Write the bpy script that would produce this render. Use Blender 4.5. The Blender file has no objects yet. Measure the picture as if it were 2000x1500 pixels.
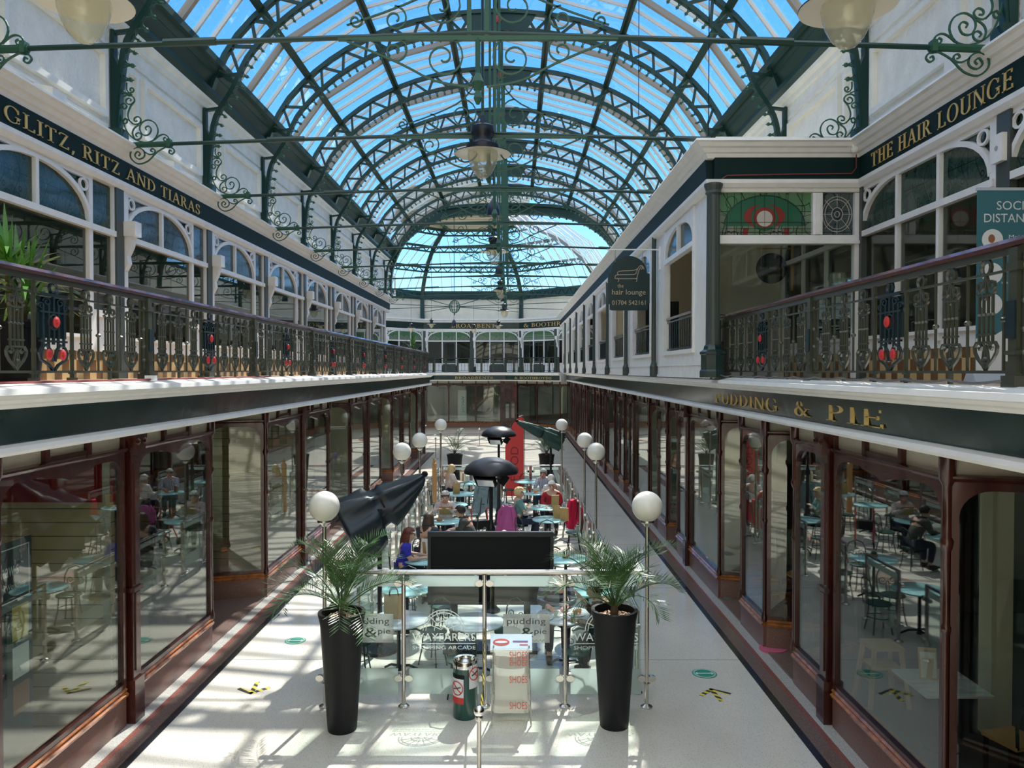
import bpy, bmesh, math, random
from mathutils import Vector, Matrix
R = random.Random(7)
PI = math.pi
SC = bpy.context.scene
COL = SC.collection
XC = -0.42          # middle of the hall
BAY = 3.7

# ------------------------------------------------------------------ materials
MATS = {}
def nt(name):
    m = bpy.data.materials.new(name); m.use_nodes = True
    t = m.node_tree; t.nodes.clear()
    return m, t
def mat(name, col, rough=0.5, metal=0.0, var=0.0, vscale=8.0, bump=0.0, bscale=30.0, spec=0.5, col2=None, stretch=None, coat=0.0):
    m, t = nt(name); N = t.nodes; L = t.links
    o = N.new('ShaderNodeOutputMaterial'); p = N.new('ShaderNodeBsdfPrincipled')
    L.new(p.outputs[0], o.inputs[0])
    p.inputs['Base Color'].default_value = (*col, 1); p.inputs['Roughness'].default_value = rough
    p.inputs['Metallic'].default_value = metal; p.inputs['Specular IOR Level'].default_value = spec
    p.inputs['Coat Weight'].default_value = coat
    if var or col2:
        c = N.new('ShaderNodeTexCoord'); n = N.new('ShaderNodeTexNoise'); n.inputs['Scale'].default_value = vscale; n.inputs['Detail'].default_value = 4
        if stretch:
            mp = N.new('ShaderNodeMapping'); mp.inputs['Scale'].default_value = stretch
            L.new(c.outputs['Object'], mp.inputs[0]); L.new(mp.outputs[0], n.inputs['Vector'])
        else: L.new(c.outputs['Object'], n.inputs['Vector'])
        r = N.new('ShaderNodeValToRGB'); r.color_ramp.elements[0].position = .32; r.color_ramp.elements[1].position = .68
        a = col; b = col2 or tuple(min(1, x*(1+var)) for x in col)
        if not col2: a = tuple(x*(1-var) for x in col)
        r.color_ramp.elements[0].color = (*a, 1); r.color_ramp.elements[1].color = (*b, 1)
        L.new(n.outputs[0], r.inputs[0]); L.new(r.outputs[0], p.inputs['Base Color'])
    if bump:
        c = N.new('ShaderNodeTexCoord'); n = N.new('ShaderNodeTexNoise'); n.inputs['Scale'].default_value = bscale; n.inputs['Detail'].default_value = 3
        L.new(c.outputs['Object'], n.inputs['Vector'])
        b = N.new('ShaderNodeBump'); b.inputs['Strength'].default_value = bump; b.inputs['Distance'].default_value = .03
        L.new(n.outputs[0], b.inputs['Height']); L.new(b.outputs[0], p.inputs['Normal'])
    MATS[name] = m; return m
def glass(name, tint=(.95, .97, .96), ior=1.5, frost=0.0, fcol=(.8, .86, .85), grough=0.0):
    m, t = nt(name); N = t.nodes; L = t.links
    o = N.new('ShaderNodeOutputMaterial'); tr = N.new('ShaderNodeBsdfTransparent'); tr.inputs[0].default_value = (*tint, 1)
    g = N.new('ShaderNodeBsdfGlossy'); g.inputs['Roughness'].default_value = grough; g.inputs[0].default_value = (.95, .97, .97, 1)
    geo = N.new('ShaderNodeNewGeometry')
    a = N.new('ShaderNodeMath'); a.operation = 'MULTIPLY_ADD'; a.inputs[1].default_value = -2; a.inputs[2].default_value = 1
    L.new(geo.outputs['Backfacing'], a.inputs[0])
    pw = N.new('ShaderNodeMath'); pw.operation = 'POWER'; pw.inputs[0].default_value = ior; L.new(a.outputs[0], pw.inputs[1])
    f = N.new('ShaderNodeFresnel'); L.new(pw.outputs[0], f.inputs[0])
    mx = N.new('ShaderNodeMixShader'); L.new(f.outputs[0], mx.inputs[0]); L.new(g.outputs[0], mx.inputs[2])
    base = tr.outputs[0]
    if frost:
        d = N.new('ShaderNodeBsdfDiffuse'); d.inputs[0].default_value = (*fcol, 1)
        tl = N.new('ShaderNodeBsdfTranslucent'); tl.inputs[0].default_value = (*fcol, 1)
        m1 = N.new('ShaderNodeMixShader'); m1.inputs[0].default_value = .5; L.new(d.outputs[0], m1.inputs[1]); L.new(tl.outputs[0], m1.inputs[2])
        m2 = N.new('ShaderNodeMixShader'); m2.inputs[0].default_value = frost; L.new(tr.outputs[0], m2.inputs[1]); L.new(m1.outputs[0], m2.inputs[2])
        base = m2.outputs[0]
    L.new(base, mx.inputs[1]); L.new(mx.outputs[0], o.inputs[0])
    MATS[name] = m; return m
def stained(name, a, b, lead=(.01, .012, .012), scale=5.0, trans=.25):
    """leaded lights: a grid of cames crossed by swaying stems, panes of two tints"""
    m, t = nt(name); N = t.nodes; L = t.links
    o = N.new('ShaderNodeOutputMaterial'); p = N.new('ShaderNodeBsdfPrincipled'); p.inputs['Roughness'].default_value = .1
    c = N.new('ShaderNodeTexCoord'); s = N.new('ShaderNodeSeparateXYZ'); L.new(c.outputs['Object'], s.inputs[0])
    def mth(op, x, y=None, v=None):
        n = N.new('ShaderNodeMath'); n.operation = op
        for k, q in enumerate((x, y)):
            if q is None: continue
            if isinstance(q, (int, float)): n.inputs[k].default_value = q
            else: L.new(q, n.inputs[k])
        return n.outputs[0]
    u = mth('ADD', s.outputs[0], s.outputs[1]); z = s.outputs[2]
    sway = mth('MULTIPLY', mth('SINE', mth('MULTIPLY', z, 9.0)), .07)
    l1 = mth('LESS_THAN', mth('PINGPONG', mth('ADD', u, sway), .15), .006)
    l2 = mth('LESS_THAN', mth('PINGPONG', u, .21), .004)
    l3 = mth('LESS_THAN', mth('PINGPONG', z, .17), .005)
    cc = N.new('ShaderNodeCombineXYZ'); L.new(mth('PINGPONG', u, .37), cc.inputs[0]); L.new(z, cc.inputs[1])
    v = N.new('ShaderNodeTexVoronoi'); v.inputs['Scale'].default_value = scale*.7; L.new(cc.outputs[0], v.inputs['Vector'])
    l4 = mth('LESS_THAN', mth('PINGPONG', v.outputs['Distance'], .16), .010)
    ld = mth('MAXIMUM', mth('MAXIMUM', l1, l2), mth('MAXIMUM', l3, l4))
    sp = N.new('ShaderNodeSeparateColor'); L.new(v.outputs['Color'], sp.inputs[0])
    mc = N.new('ShaderNodeMix'); mc.data_type = 'RGBA'; L.new(sp.outputs[0], mc.inputs[0]); mc.inputs[6].default_value = (*a, 1); mc.inputs[7].default_value = (*b, 1)
    m2 = N.new('ShaderNodeMix'); m2.data_type = 'RGBA'; L.new(ld, m2.inputs[0]); L.new(mc.outputs[2], m2.inputs[6]); m2.inputs[7].default_value = (*lead, 1)
    L.new(m2.outputs[2], p.inputs['Base Color'])
    tr = N.new('ShaderNodeBsdfTransparent'); L.new(m2.outputs[2], tr.inputs[0])
    mx = N.new('ShaderNodeMixShader'); mx.inputs[0].default_value = trans; L.new(p.outputs[0], mx.inputs[1]); L.new(tr.outputs[0], mx.inputs[2])
    L.new(mx.outputs[0], o.inputs[0]); MATS[name] = m; return m
def terrazzo(name, base, d1, d2, scale=60, rough=.22, amt=.28, joints=False):
    m, t = nt(name); N = t.nodes; L = t.links
    o = N.new('ShaderNodeOutputMaterial'); p = N.new('ShaderNodeBsdfPrincipled'); p.inputs['Roughness'].default_value = rough
    c = N.new('ShaderNodeTexCoord'); v = N.new('ShaderNodeTexVoronoi'); v.inputs['Scale'].default_value = scale
    L.new(c.outputs['Object'], v.inputs['Vector'])
    lt = N.new('ShaderNodeMath'); lt.operation = 'LESS_THAN'; lt.inputs[1].default_value = amt; L.new(v.outputs['Distance'], lt.inputs[0])
    sp = N.new('ShaderNodeSeparateColor'); L.new(v.outputs['Color'], sp.inputs[0])
    mc = N.new('ShaderNodeMix'); mc.data_type = 'RGBA'; L.new(sp.outputs[0], mc.inputs[0]); mc.inputs[6].default_value = (*d1, 1); mc.inputs[7].default_value = (*d2, 1)
    n = N.new('ShaderNodeTexNoise'); n.inputs['Scale'].default_value = .7; n.inputs['Detail'].default_value = 5; L.new(c.outputs['Object'], n.inputs['Vector'])
    r = N.new('ShaderNodeValToRGB'); r.color_ramp.elements[0].color = (*[x*.88 for x in base], 1); r.color_ramp.elements[1].color = (*base, 1)
    r.color_ramp.elements[0].position = .3; r.color_ramp.elements[1].position = .6
    L.new(n.outputs[0], r.inputs[0])
    m2 = N.new('ShaderNodeMix'); m2.data_type = 'RGBA'; L.new(lt.outputs[0], m2.inputs[0]); L.new(r.outputs[0], m2.inputs[6]); L.new(mc.outputs[2], m2.inputs[7])
    last = m2.outputs[2]
    if joints:
        s = N.new('ShaderNodeSeparateXYZ'); L.new(c.outputs['Object'], s.inputs[0])
        md = N.new('ShaderNodeMath'); md.operation = 'PINGPONG'; md.inputs[1].default_value = 1.85; L.new(s.outputs[1], md.inputs[0])
        l2 = N.new('ShaderNodeMath'); l2.operation = 'LESS_THAN'; l2.inputs[1].default_value = .007; L.new(md.outputs[0], l2.inputs[0])
        m3 = N.new('ShaderNodeMix'); m3.data_type = 'RGBA'; L.new(l2.outputs[0], m3.inputs[0]); L.new(last, m3.inputs[6]); m3.inputs[7].default_value = (.25, .24, .22, 1)
        last = m3.outputs[2]
    L.new(last, p.inputs['Base Color']); L.new(p.outputs[0], o.inputs[0]); MATS[name] = m; return m
def stripes(name, a, b, freq, axis=2, duty=.1, rough=.5):
    m, t = nt(name); N = t.nodes; L = t.links
    o = N.new('ShaderNodeOutputMaterial'); p = N.new('ShaderNodeBsdfPrincipled'); p.inputs['Roughness'].default_value = rough
    c = N.new('ShaderNodeTexCoord'); s = N.new('ShaderNodeSeparateXYZ'); L.new(c.outputs['Object'], s.inputs[0])
    if axis == 3:
        ad = N.new('ShaderNodeMath'); ad.operation = 'ADD'; L.new(s.outputs[0], ad.inputs[0]); L.new(s.outputs[1], ad.inputs[1]); src = ad.outputs[0]
    else: src = s.outputs[axis]
    mu = N.new('ShaderNodeMath'); mu.operation = 'MULTIPLY'; mu.inputs[1].default_value = freq; L.new(src, mu.inputs[0])
    fr = N.new('ShaderNodeMath'); fr.operation = 'FRACT'; L.new(mu.outputs[0], fr.inputs[0])
    lt = N.new('ShaderNodeMath'); lt.operation = 'LESS_THAN'; lt.inputs[1].default_value = duty; L.new(fr.outputs[0], lt.inputs[0])
    mc = N.new('ShaderNodeMix'); mc.data_type = 'RGBA'; L.new(lt.outputs[0], mc.inputs[0]); mc.inputs[6].default_value = (*a, 1); mc.inputs[7].default_value = (*b, 1)
    L.new(mc.outputs[2], p.inputs['Base Color']); L.new(p.outputs[0], o.inputs[0]); MATS[name] = m; return m
def checker(name, a, b, scale):
    m, t = nt(name); N = t.nodes; L = t.links
    o = N.new('ShaderNodeOutputMaterial'); p = N.new('ShaderNodeBsdfPrincipled'); p.inputs['Roughness'].default_value = .3
    c = N.new('ShaderNodeTexCoord'); k = N.new('ShaderNodeTexChecker'); k.inputs['Scale'].default_value = scale
    k.inputs[1].default_value = (*a, 1); k.inputs[2].default_value = (*b, 1)
    L.new(c.outputs['Object'], k.inputs[0]); L.new(k.outputs[0], p.inputs['Base Color']); L.new(p.outputs[0], o.inputs[0]); MATS[name] = m; return m

mat('plaster', (.90, .87, .79), .7, var=.06, vscale=3, bump=1.0, bscale=13)
mat('plain_plaster', (.84, .78, .64), .7, var=.05, vscale=2)
mat('white_paint', (.89, .88, .85), .4, var=.04, vscale=5)
mat('cream_paint', (.89, .86, .78), .45, var=.05, vscale=4)
mat('fascia', (.007, .027, .027), .16, vscale=1.6, col2=(.016, .046, .044), spec=.6, bump=.12, bscale=2.5)
mat('fascia_upper', (.007, .026, .026), .55, spec=.15)
mat('pink_terrazzo', (.50, .34, .29), .25, var=.15, vscale=40)
mat('roof_green', (.008, .045, .036), .38)
mat('roof_scroll', (.025, .10, .06), .4)
mat('rail_iron', (.045, .052, .036), .28, spec=.7)
mat('rail_dark', (.006, .022, .030), .25, spec=.7)
mat('mahogany', (.048, .011, .008), .22, var=.45, vscale=6, stretch=(1, 1, .15), coat=.4)
mat('handrail_wood', (.060, .018, .020), .25, coat=.4)
mat('sill_wood', (.33, .115, .03), .25, var=.35, vscale=9, coat=.4)
terrazzo('granite', (.20, .105, .082), (.06, .03, .028), (.33, .2, .17), 90, .25, .34)
terrazzo('floor_terrazzo', (.76, .72, .64), (.30, .27, .25), (.52, .45, .38), 55, .17, .22, True)
terrazzo('strip_white', (.46, .45, .42), (.24, .24, .23), (.66, .65, .62), 70, .25, .4)
terrazzo('strip_red', (.24, .085, .07), (.10, .03, .03), (.42, .25, .2), 80, .25, .3)
terrazzo('strip_brown', (.16, .105, .09), (.035, .025, .025), (.36, .26, .22), 75, .3, .4)
terrazzo('strip_black', (.014, .015, .017), (.05, .05, .05), (.03, .03, .03), 80, .25, .2)
mat('gold', (.80, .56, .19), .35, metal=.25)
mat('glazing_bar', (.74, .72, .67), .5)
mat('glazing_brown', (.36, .30, .24), .5)
glass('roof_glass', (.93, .97, .99), 1.45)
glass('shop_glass', (.82, .86, .82), 1.75)
glass('upper_glass', (.55, .60, .58), 1.55)
glass('clear_glass', (.86, .93, .91), 1.4)
glass('frost_glass', (.85, .93, .91), 1.4, .62, (.72, .82, .80))
glass('lettering_frost', (.95, .97, .97), 1.3, .75, (.85, .87, .86))
glass('plate_frost', (.9, .92, .92), 1.3, .55, (.62, .62, .60))
glass('lamp_glass', (.93, .92, .82), 1.5, .34, (.82, .80, .66))
mat('tan_paint', (.52, .44, .30), .5)
stained('stained_green', (.025, .075, .055), (.07, .11, .09), scale=6, trans=.2)
stained('stained_blue', (.07, .11, .13), (.13, .18, .18), scale=5, trans=.3)
stained('stained_mix', (.10, .26, .12), (.30, .30, .25), scale=4, trans=.1)
mat('stained_red', (.25, .035, .025), .15); mat('stained_pale', (.55, .50, .45), .15); mat('lead', (.012, .014, .014), .4)
mat('stained_leaf', (.02, .13, .07), .15)
mat('black_iron', (.010, .012, .016), .35); mat('black_plastic', (.006, .007, .009), .5, spec=.2)
mat('planter', (.009, .010, .012), .5, var=.15, vscale=6, spec=.25)
mat('soil', (.10, .065, .045), .9, var=.6, vscale=40); mat('bark_chip', (.42, .27, .17), .8, var=.4, vscale=30)
mat('steel', (.62, .60, .56), .22, metal=1.0)
mat('chrome', (.75, .76, .77), .08, metal=1.0)
mat('globe', (.86, .84, .77), .25, spec=.5)
mat('palm_leaf', (.045, .115, .025), .4, var=.5, vscale=5); mat('palm_stem', (.11, .15, .045), .5); mat('trunk', (.10, .06, .035), .8)
mat('dracaena_leaf', (.09, .24, .035), .35, var=.4, vscale=4)
mat('marble', (.80, .82, .84), .14, col2=(.56, .60, .64), vscale=4, stretch=(1, 3, 1))
mat('sky_tinted_top', (.36, .66, .67), .10, var=.06, vscale=3)  # aqua of the reflected sky put into the tabletops' own colour
mat('seat_green', (.012, .06, .045), .35); mat('chair_iron', (.02, .03, .03), .35)
mat('parasol', (.010, .020, .028), .42, spec=.5); mat('parasol_green', (.015, .06, .05), .5)
mat('flag_red', (.78, .06, .06), .6); mat('flag_text', (.30, .02, .03), .6)
mat('clip_tan', (.50, .31, .12), .55, var=.1, vscale=20); mat('paper', (.78, .76, .72), .7); mat('ink', (.05, .05, .06), .7)
mat('bag_kraft', (.52, .36, .19), .7)
mat('bin_green', (.006, .060, .050), .25, coat=.4)
mat('red_paint', (.55, .03, .03), .5); mat('shoe_red', (.72, .13, .09), .6)
glass('bag_plastic', (.92, .90, .86), 1.3, .72, (.78, .75, .70))
mat('sign_blue', (.60, .68, .80), .4); mat('purple_ink', (.16, .05, .22), .5)
stripes('hazard', (.80, .64, .05), (.02, .02, .02), 7, 3, .5)
mat('decal_green', (.02, .30, .20), .4); mat('decal_teal', (.03, .33, .36), .4); mat('decal_pink', (.62, .14, .24), .4); mat('decal_white', (.7, .75, .72), .5)
mat('poster_dark', (.030, .038, .046), .5); mat('poster_teal', (.045, .16, .20), .45); mat('poster_yellow', (.55, .42, .12), .5); mat('poster_brown', (.28, .12, .07), .5)
mat('banner_white', (.70, .74, .78), .5); mat('aluminium', (.55, .62, .72), .35, metal=.3)
stripes('slatwall', (.60, .50, .33), (.05, .04, .03), 6.2, 2, .055)
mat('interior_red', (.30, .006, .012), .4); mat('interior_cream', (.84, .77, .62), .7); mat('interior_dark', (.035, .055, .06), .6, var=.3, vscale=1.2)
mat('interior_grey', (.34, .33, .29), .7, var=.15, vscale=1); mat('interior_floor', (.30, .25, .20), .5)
mat('transom_panel', (.46, .43, .36), .6, var=.05, vscale=8)
stripes('louvre', (.62,.56,.45), (.30,.27,.22), 6.0, 2, .25)
mat('pilaster_green', (.055, .070, .062), .4); checker('skirting_tile', (.60, .42, .20), (.17, .085, .03), 5.5)
mat('gallery_tile', (.50, .36, .24), .4, var=.1, vscale=6)
mat('orange_wood', (.55, .28, .10), .45); mat('brass', (.55, .33, .10), .3, metal=.6); mat('pine', (.66, .42, .20), .5)
mat('sign_green', (.004, .028, .032), .4); mat('cable', (.25, .05, .045), .6); mat('grey_cable', (.12, .12, .12), .6)
mat('reflector', (.80, .77, .68), .3); mat('lamp_dark', (.010, .014, .026), .3)
mat('teacup', (.82, .80, .76), .2); mat('food_orange', (.75, .25, .06), .5); mat('food_brown', (.34, .20, .10), .7); mat('sauce_red', (.35, .03, .02), .3); mat('water_glass', (.6, .66, .68), .1)

# ------------------------------------------------------------------ mesh builder
class MB:
    def __init__(s, M=None):
        s.v = []; s.f = []; s.mi = []; s.M = M or Matrix(); s.cur = 0
    def add(s, vs, fs):
        n = len(s.v); M = s.M
        s.v += [tuple(M @ Vector(p)) for p in vs]
        s.f += [tuple(n + i for i in f) for f in fs]; s.mi += [s.cur]*len(fs)
        return s
    def box(s, x0, x1, y0, y1, z0, z1):
        return s.add([(x0,y0,z0),(x1,y0,z0),(x1,y1,z0),(x0,y1,z0),(x0,y0,z1),(x1,y0,z1),(x1,y1,z1),(x0,y1,z1)],
              [(0,3,2,1),(4,5,6,7),(0,1,5,4),(1,2,6,5),(2,3,7,6),(3,0,4,7)])
    def cbox(s, c, d):
        return s.box(c[0]-d[0]/2, c[0]+d[0]/2, c[1]-d[1]/2, c[1]+d[1]/2, c[2]-d[2]/2, c[2]+d[2]/2)
    def quad(s, a, b, c, d): return s.add([a,b,c,d], [(0,1,2,3)])
    def tube(s, pts, r, n=6, cap=True, closed=False, rs=None):
        pts = [Vector(p) for p in pts]; m = len(pts)
        vs = []; ref = None
        for i, p in enumerate(pts):
            if closed: t = pts[(i+1) % m] - pts[i-1]
            else: t = pts[min(i+1, m-1)] - pts[max(i-1, 0)]
            if t.length < 1e-9: t = Vector((0,0,1))
            t.normalize()
            if ref is None:
                ref = Vector((0,0,1)) if abs(t.z) < .9 else Vector((1,0,0))
            a = (ref - t*ref.dot(t))
            if a.length < 1e-6: a = t.orthogonal()
            a.normalize(); ref = a; b = t.cross(a)
            rr = rs[i] if rs else r
            for k in range(n):
                q = 2*PI*k/n + PI/n
                vs.append(p + a*math.cos(q)*rr + b*math.sin(q)*rr)
        fs = []
        for i in range(m if closed else m-1):
            j = (i+1) % m
            for k in range(n):
                fs.append((i*n+k, i*n+(k+1)%n, j*n+(k+1)%n, j*n+k))
        if cap and not closed:
            fs.append(tuple(range(n-1, -1, -1))); fs.append(tuple((m-1)*n+k for k in range(n)))
        return s.add(vs, fs)
    def bar(s, a, b, w, h, up=(0,0,1)):
        a = Vector(a); b = Vector(b); t = (b-a).normalized(); up = Vector(up)
        if abs(t.dot(up)) > .98: up = Vector((0,1,0)) if abs(t.y) < .9 else Vector((1,0,0))
        x = t.cross(up).normalized(); z = x.cross(t).normalized()
        vs = []
        for p in (a, b):
            for (i, j) in ((-1,-1),(1,-1),(1,1),(-1,1)): vs.append(p + x*(w/2*i) + z*(h/2*j))
        return s.add(vs, [(3,2,1,0),(4,5,6,7),(0,1,5,4),(1,2,6,5),(2,3,7,6),(3,0,4,7)])
    def strip(s, path, prof, closed=False):
        """sweep a profile (list of 2-D points) given per path point as a full list of 3-D points"""
        n = len(prof(path[0])); vs = []
        for p in path: vs += list(prof(p))
        m = len(path); fs = []
        for i in range(m if closed else m-1):
            j = (i+1) % m
            for k in range(n): fs.append((i*n+k, i*n+(k+1)%n, j*n+(k+1)%n, j*n+k))
        if not closed: fs += [tuple(range(n-1,-1,-1)), tuple((m-1)*n+k for k in range(n))]
        return s.add(vs, fs)
    def lathe(s, prof, n=24, c=(0,0,0), capb=True, capt=True):
        vs = []; m = len(prof)
        for r, z in prof:
            for k in range(n):
                a = 2*PI*k/n; vs.append((c[0]+r*math.cos(a), c[1]+r*math.sin(a), c[2]+z))
        fs = [(i*n+k, i*n+(k+1)%n, (i+1)*n+(k+1)%n, (i+1)*n+k) for i in range(m-1) for k in range(n)]
        if capb: fs.append(tuple(range(n-1,-1,-1)))
        if capt: fs.append(tuple((m-1)*n+k for k in range(n)))
        return s.add(vs, fs)
    def prism(s, poly, d0, d1, plane='xz'):
        """extrude a 2-D polygon: plane 'xz' -> depth along y, 'xy' -> depth along z"""
        n = len(poly)
        if plane == 'xz': vs = [(x, d0, z) for x, z in poly] + [(x, d1, z) for x, z in poly]
        elif plane == 'yz': vs = [(d0, x, z) for x, z in poly] + [(d1, x, z) for x, z in poly]
        else: vs = [(x, y, d0) for x, y in poly] + [(x, y, d1) for x, y in poly]
        return s.add(vs, [tuple(range(n)), tuple(range(2*n-1, n-1, -1))] + [(i, n+i, n+(i+1)%n, (i+1)%n) for i in range(n)])
    def ring(s, outer, inner, d0, d1):
        """plate in xz between two loops of the same length, depth along y"""
        n = len(outer)
        vs = [(x,d0,z) for x,z in outer]+[(x,d0,z) for x,z in inner]+[(x,d1,z) for x,z in outer]+[(x,d1,z) for x,z in inner]
        fs = []
        for i in range(n):
            j = (i+1) % n
            fs += [(i,j,n+j,n+i), (2*n+i,3*n+i,3*n+j,2*n+j), (i,2*n+i,2*n+j,j), (n+i,n+j,3*n+j,3*n+i)]
        return s.add(vs, fs)
    def ball(s, c, r, n=10, m=7, sx=1, sy=1, sz=1):
        vs = [(c[0], c[1], c[2]-r*sz)]
        for i in range(1, m):
            a = -PI/2 + PI*i/m
            for k in range(n):
                b = 2*PI*k/n; vs.append((c[0]+r*sx*math.cos(a)*math.cos(b), c[1]+r*sy*math.cos(a)*math.sin(b), c[2]+r*sz*math.sin(a)))
        vs.append((c[0], c[1], c[2]+r*sz)); e = len(vs)-1
        fs = [(0, 1+(k+1)%n, 1+k) for k in range(n)]
        for i in range(m-2):
            for k in range(n): fs.append((1+i*n+k, 1+i*n+(k+1)%n, 1+(i+1)*n+(k+1)%n, 1+(i+1)*n+k))
        fs += [(e, 1+(m-2)*n+k, 1+(m-2)*n+(k+1)%n) for k in range(n)]
        return s.add(vs, fs)
    def mesh(s, name, mats, smooth=False):
        me = bpy.data.meshes.new(name); me.from_pydata(s.v, [], s.f)
        for m in (mats if isinstance(mats, (list, tuple)) else [mats]): me.materials.append(MATS[m])
        if len(me.materials) > 1: me.polygons.foreach_set('material_index', s.mi)
        bm = bmesh.new(); bm.from_mesh(me); bmesh.ops.recalc_face_normals(bm, faces=bm.faces); bm.to_mesh(me); bm.free()
        if smooth:
            me.polygons.foreach_set('use_smooth', [True]*len(me.polygons))
            try:
                if smooth != 'all': me.set_sharp_from_angle(angle=math.radians(40))
            except Exception: pass
        me.update(); return me
    def build(s, name, mats, parent=None, smooth=False, loc=None, rz=0):
        return link(name, s.mesh(name, mats, smooth), parent, loc, rz)
def link(name, me, parent=None, loc=None, rz=0):
    o = bpy.data.objects.new(name, me); COL.objects.link(o)
    if parent: o.parent = parent
    if loc: o.location = loc
    if rz: o.rotation_euler = (0, 0, rz)
    return o
def tag(o, label, cat, group=None):
    o['label'] = label; o['category'] = cat
    if group: o['group'] = group
    return o
def thing(name, label, cat, loc=(0,0,0), rz=0, group=None):
    o = bpy.data.objects.new(name, None); COL.objects.link(o); o.location = loc; o.rotation_euler = (0,0,rz); o.empty_display_size = .1
    return tag(o, label, cat, group)
def struct(name, mb, m, smooth=False, parent=None):
    o = mb.build(name, m, parent, smooth)
    if not parent: o['kind'] = 'structure'
    return o
def dup(root, loc=None, rz=None, label=None, group=None):
    r = root.copy(); COL.objects.link(r)
    if loc: r.location = loc
    if rz is not None: r.rotation_euler = (0, 0, rz)
    if label: r['label'] = label
    if group: r['group'] = group
    for ch in list(root.children):
        c = ch.copy(); COL.objects.link(c); c.parent = r
        for g in list(ch.children):
            d = g.copy(); COL.objects.link(d); d.parent = c
    return r
ORD = ['first','second','third','fourth','fifth','sixth','seventh','eighth','ninth','tenth','eleventh','twelfth','thirteenth','fourteenth']
def wallM(origin, along, out):
    """local x along the wall, local y out of it, local z up"""
    a = Vector(along).normalized(); o = Vector(out).normalized()
    M = Matrix.Identity(4)
    M.col[0][:3] = a; M.col[1][:3] = o; M.col[2][:3] = (0,0,1); M.col[3][:3] = origin
    return M
def rotz(loc, a): return Matrix.Translation(loc) @ Matrix.Rotation(a, 4, 'Z')
def arc(cx, cz, rx, rz, a0, a1, n):
    return [(cx+rx*math.cos(a0+(a1-a0)*i/n), cz+rz*math.sin(a0+(a1-a0)*i/n)) for i in range(n+1)]
def spiral(cx, cz, r0, r1, a0, turns, n=14):
    """points from outside (r0) to the eye (r1)"""
    return [(cx+(r0+(r1-r0)*i/n)*math.cos(a0+2*PI*turns*i/n), cz+(r0+(r1-r0)*i/n)*math.sin(a0+2*PI*turns*i/n)) for i in range(n+1)]
def smooth2(pts, k=5):
    """Catmull-Rom through 2-D points"""
    P = [pts[0]]+list(pts)+[pts[-1]]; out = []
    for i in range(1, len(P)-2):
        for j in range(k):
            t = j/k; a,b,c,d = P[i-1],P[i],P[i+1],P[i+2]
            out.append(tuple(.5*((2*b[q])+(-a[q]+c[q])*t+(2*a[q]-5*b[q]+4*c[q]-d[q])*t*t+(-a[q]+3*b[q]-3*c[q]+d[q])*t**3) for q in range(len(b))))
    out.append(tuple(pts[-1])); return out
def rect_arch(x0, x1, z0, z1, rx, rz, n=6):
    """closed loop: rectangle with rounded (elliptic) top corners, and the matching outer-corner parameters"""
    p = [(x0, z0), (x1, z0)]
    p += [(x1-rx+rx*math.cos(a), z1-rz+rz*math.sin(a)) for a in [PI/2*i/n for i in range(n+1)]]
    p += [(x0+rx+rx*math.cos(a), z1-rz+rz*math.sin(a)) for a in [PI/2+PI/2*i/n for i in range(n+1)]]
    return p
def rect_outer(x0, x1, z0, z1, n=6):
    p = [(x0, z0), (x1, z0)]
    for i in range(n+1):
        t = i/n
        p.append((x1, z1) if t == .5 else ((x1, z0+(z1-z0)*(.75+.5*t)) if t < .5 else (x1-(x1-x0)*(t-.5)*.9, z1)))
    for i in range(n+1):
        t = i/n
        p.append((x0, z1) if t == .5 else ((x0+(x1-x0)*(.5-t)*.9, z1) if t < .5 else (x0, z1-(z1-z0)*(t-.5)*.5)))
    return p

# ------------------------------------------------------------------ lettering
def _bar(x0, z0, x1, z1, w0, w1=None):
    w1 = w0 if w1 is None else w1
    return [(x0-w0/2, z0), (x0+w0/2, z0), (x1+w1/2, z1), (x1-w1/2, z1)]
def _band(cx, cz, rx, rz, a0, a1, tk, tn, n=14):
    out = []
    for i in range(n):
        q = []
        for a in (a0+(a1-a0)*i/n, a0+(a1-a0)*(i+1)/n):
            w = tn+(tk-tn)*abs(math.cos(a))**1.3
            q.append(((cx+rx*math.cos(a), cz+rz*math.sin(a)), (cx+(rx-w)*math.cos(a), cz+(rz-w*.75)*math.sin(a))))
        out.append([q[0][0], q[1][0], q[1][1], q[0][1]])
    return out
T, t_ = .125, .05
def _st(x): return [_bar(x, 0, x, 1, T), [(x-.17,0),(x+.17,0),(x+.17,.04),(x-.17,.04)], [(x-.17,.96),(x+.17,.96),(x+.17,1),(x-.17,1)]]
def _th(x): return [_bar(x, 0, x, 1, t_), [(x-.13,0),(x+.13,0),(x+.13,.04),(x-.13,.04)], [(x-.13,.96),(x+.13,.96),(x+.13,1),(x-.13,1)]]
def _h(x0, x1, z, w=.055): return [[(x0,z-w/2),(x1,z-w/2),(x1,z+w/2),(x0,z+w/2)]]
def _tick(x, z0, z1): return [_bar(x, z0, x, z1, .06)]
def _sv(x, z): return [[(x-.14,z-.02),(x+.14,z-.02),(x+.14,z+.02),(x-.14,z+.02)]]
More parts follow.
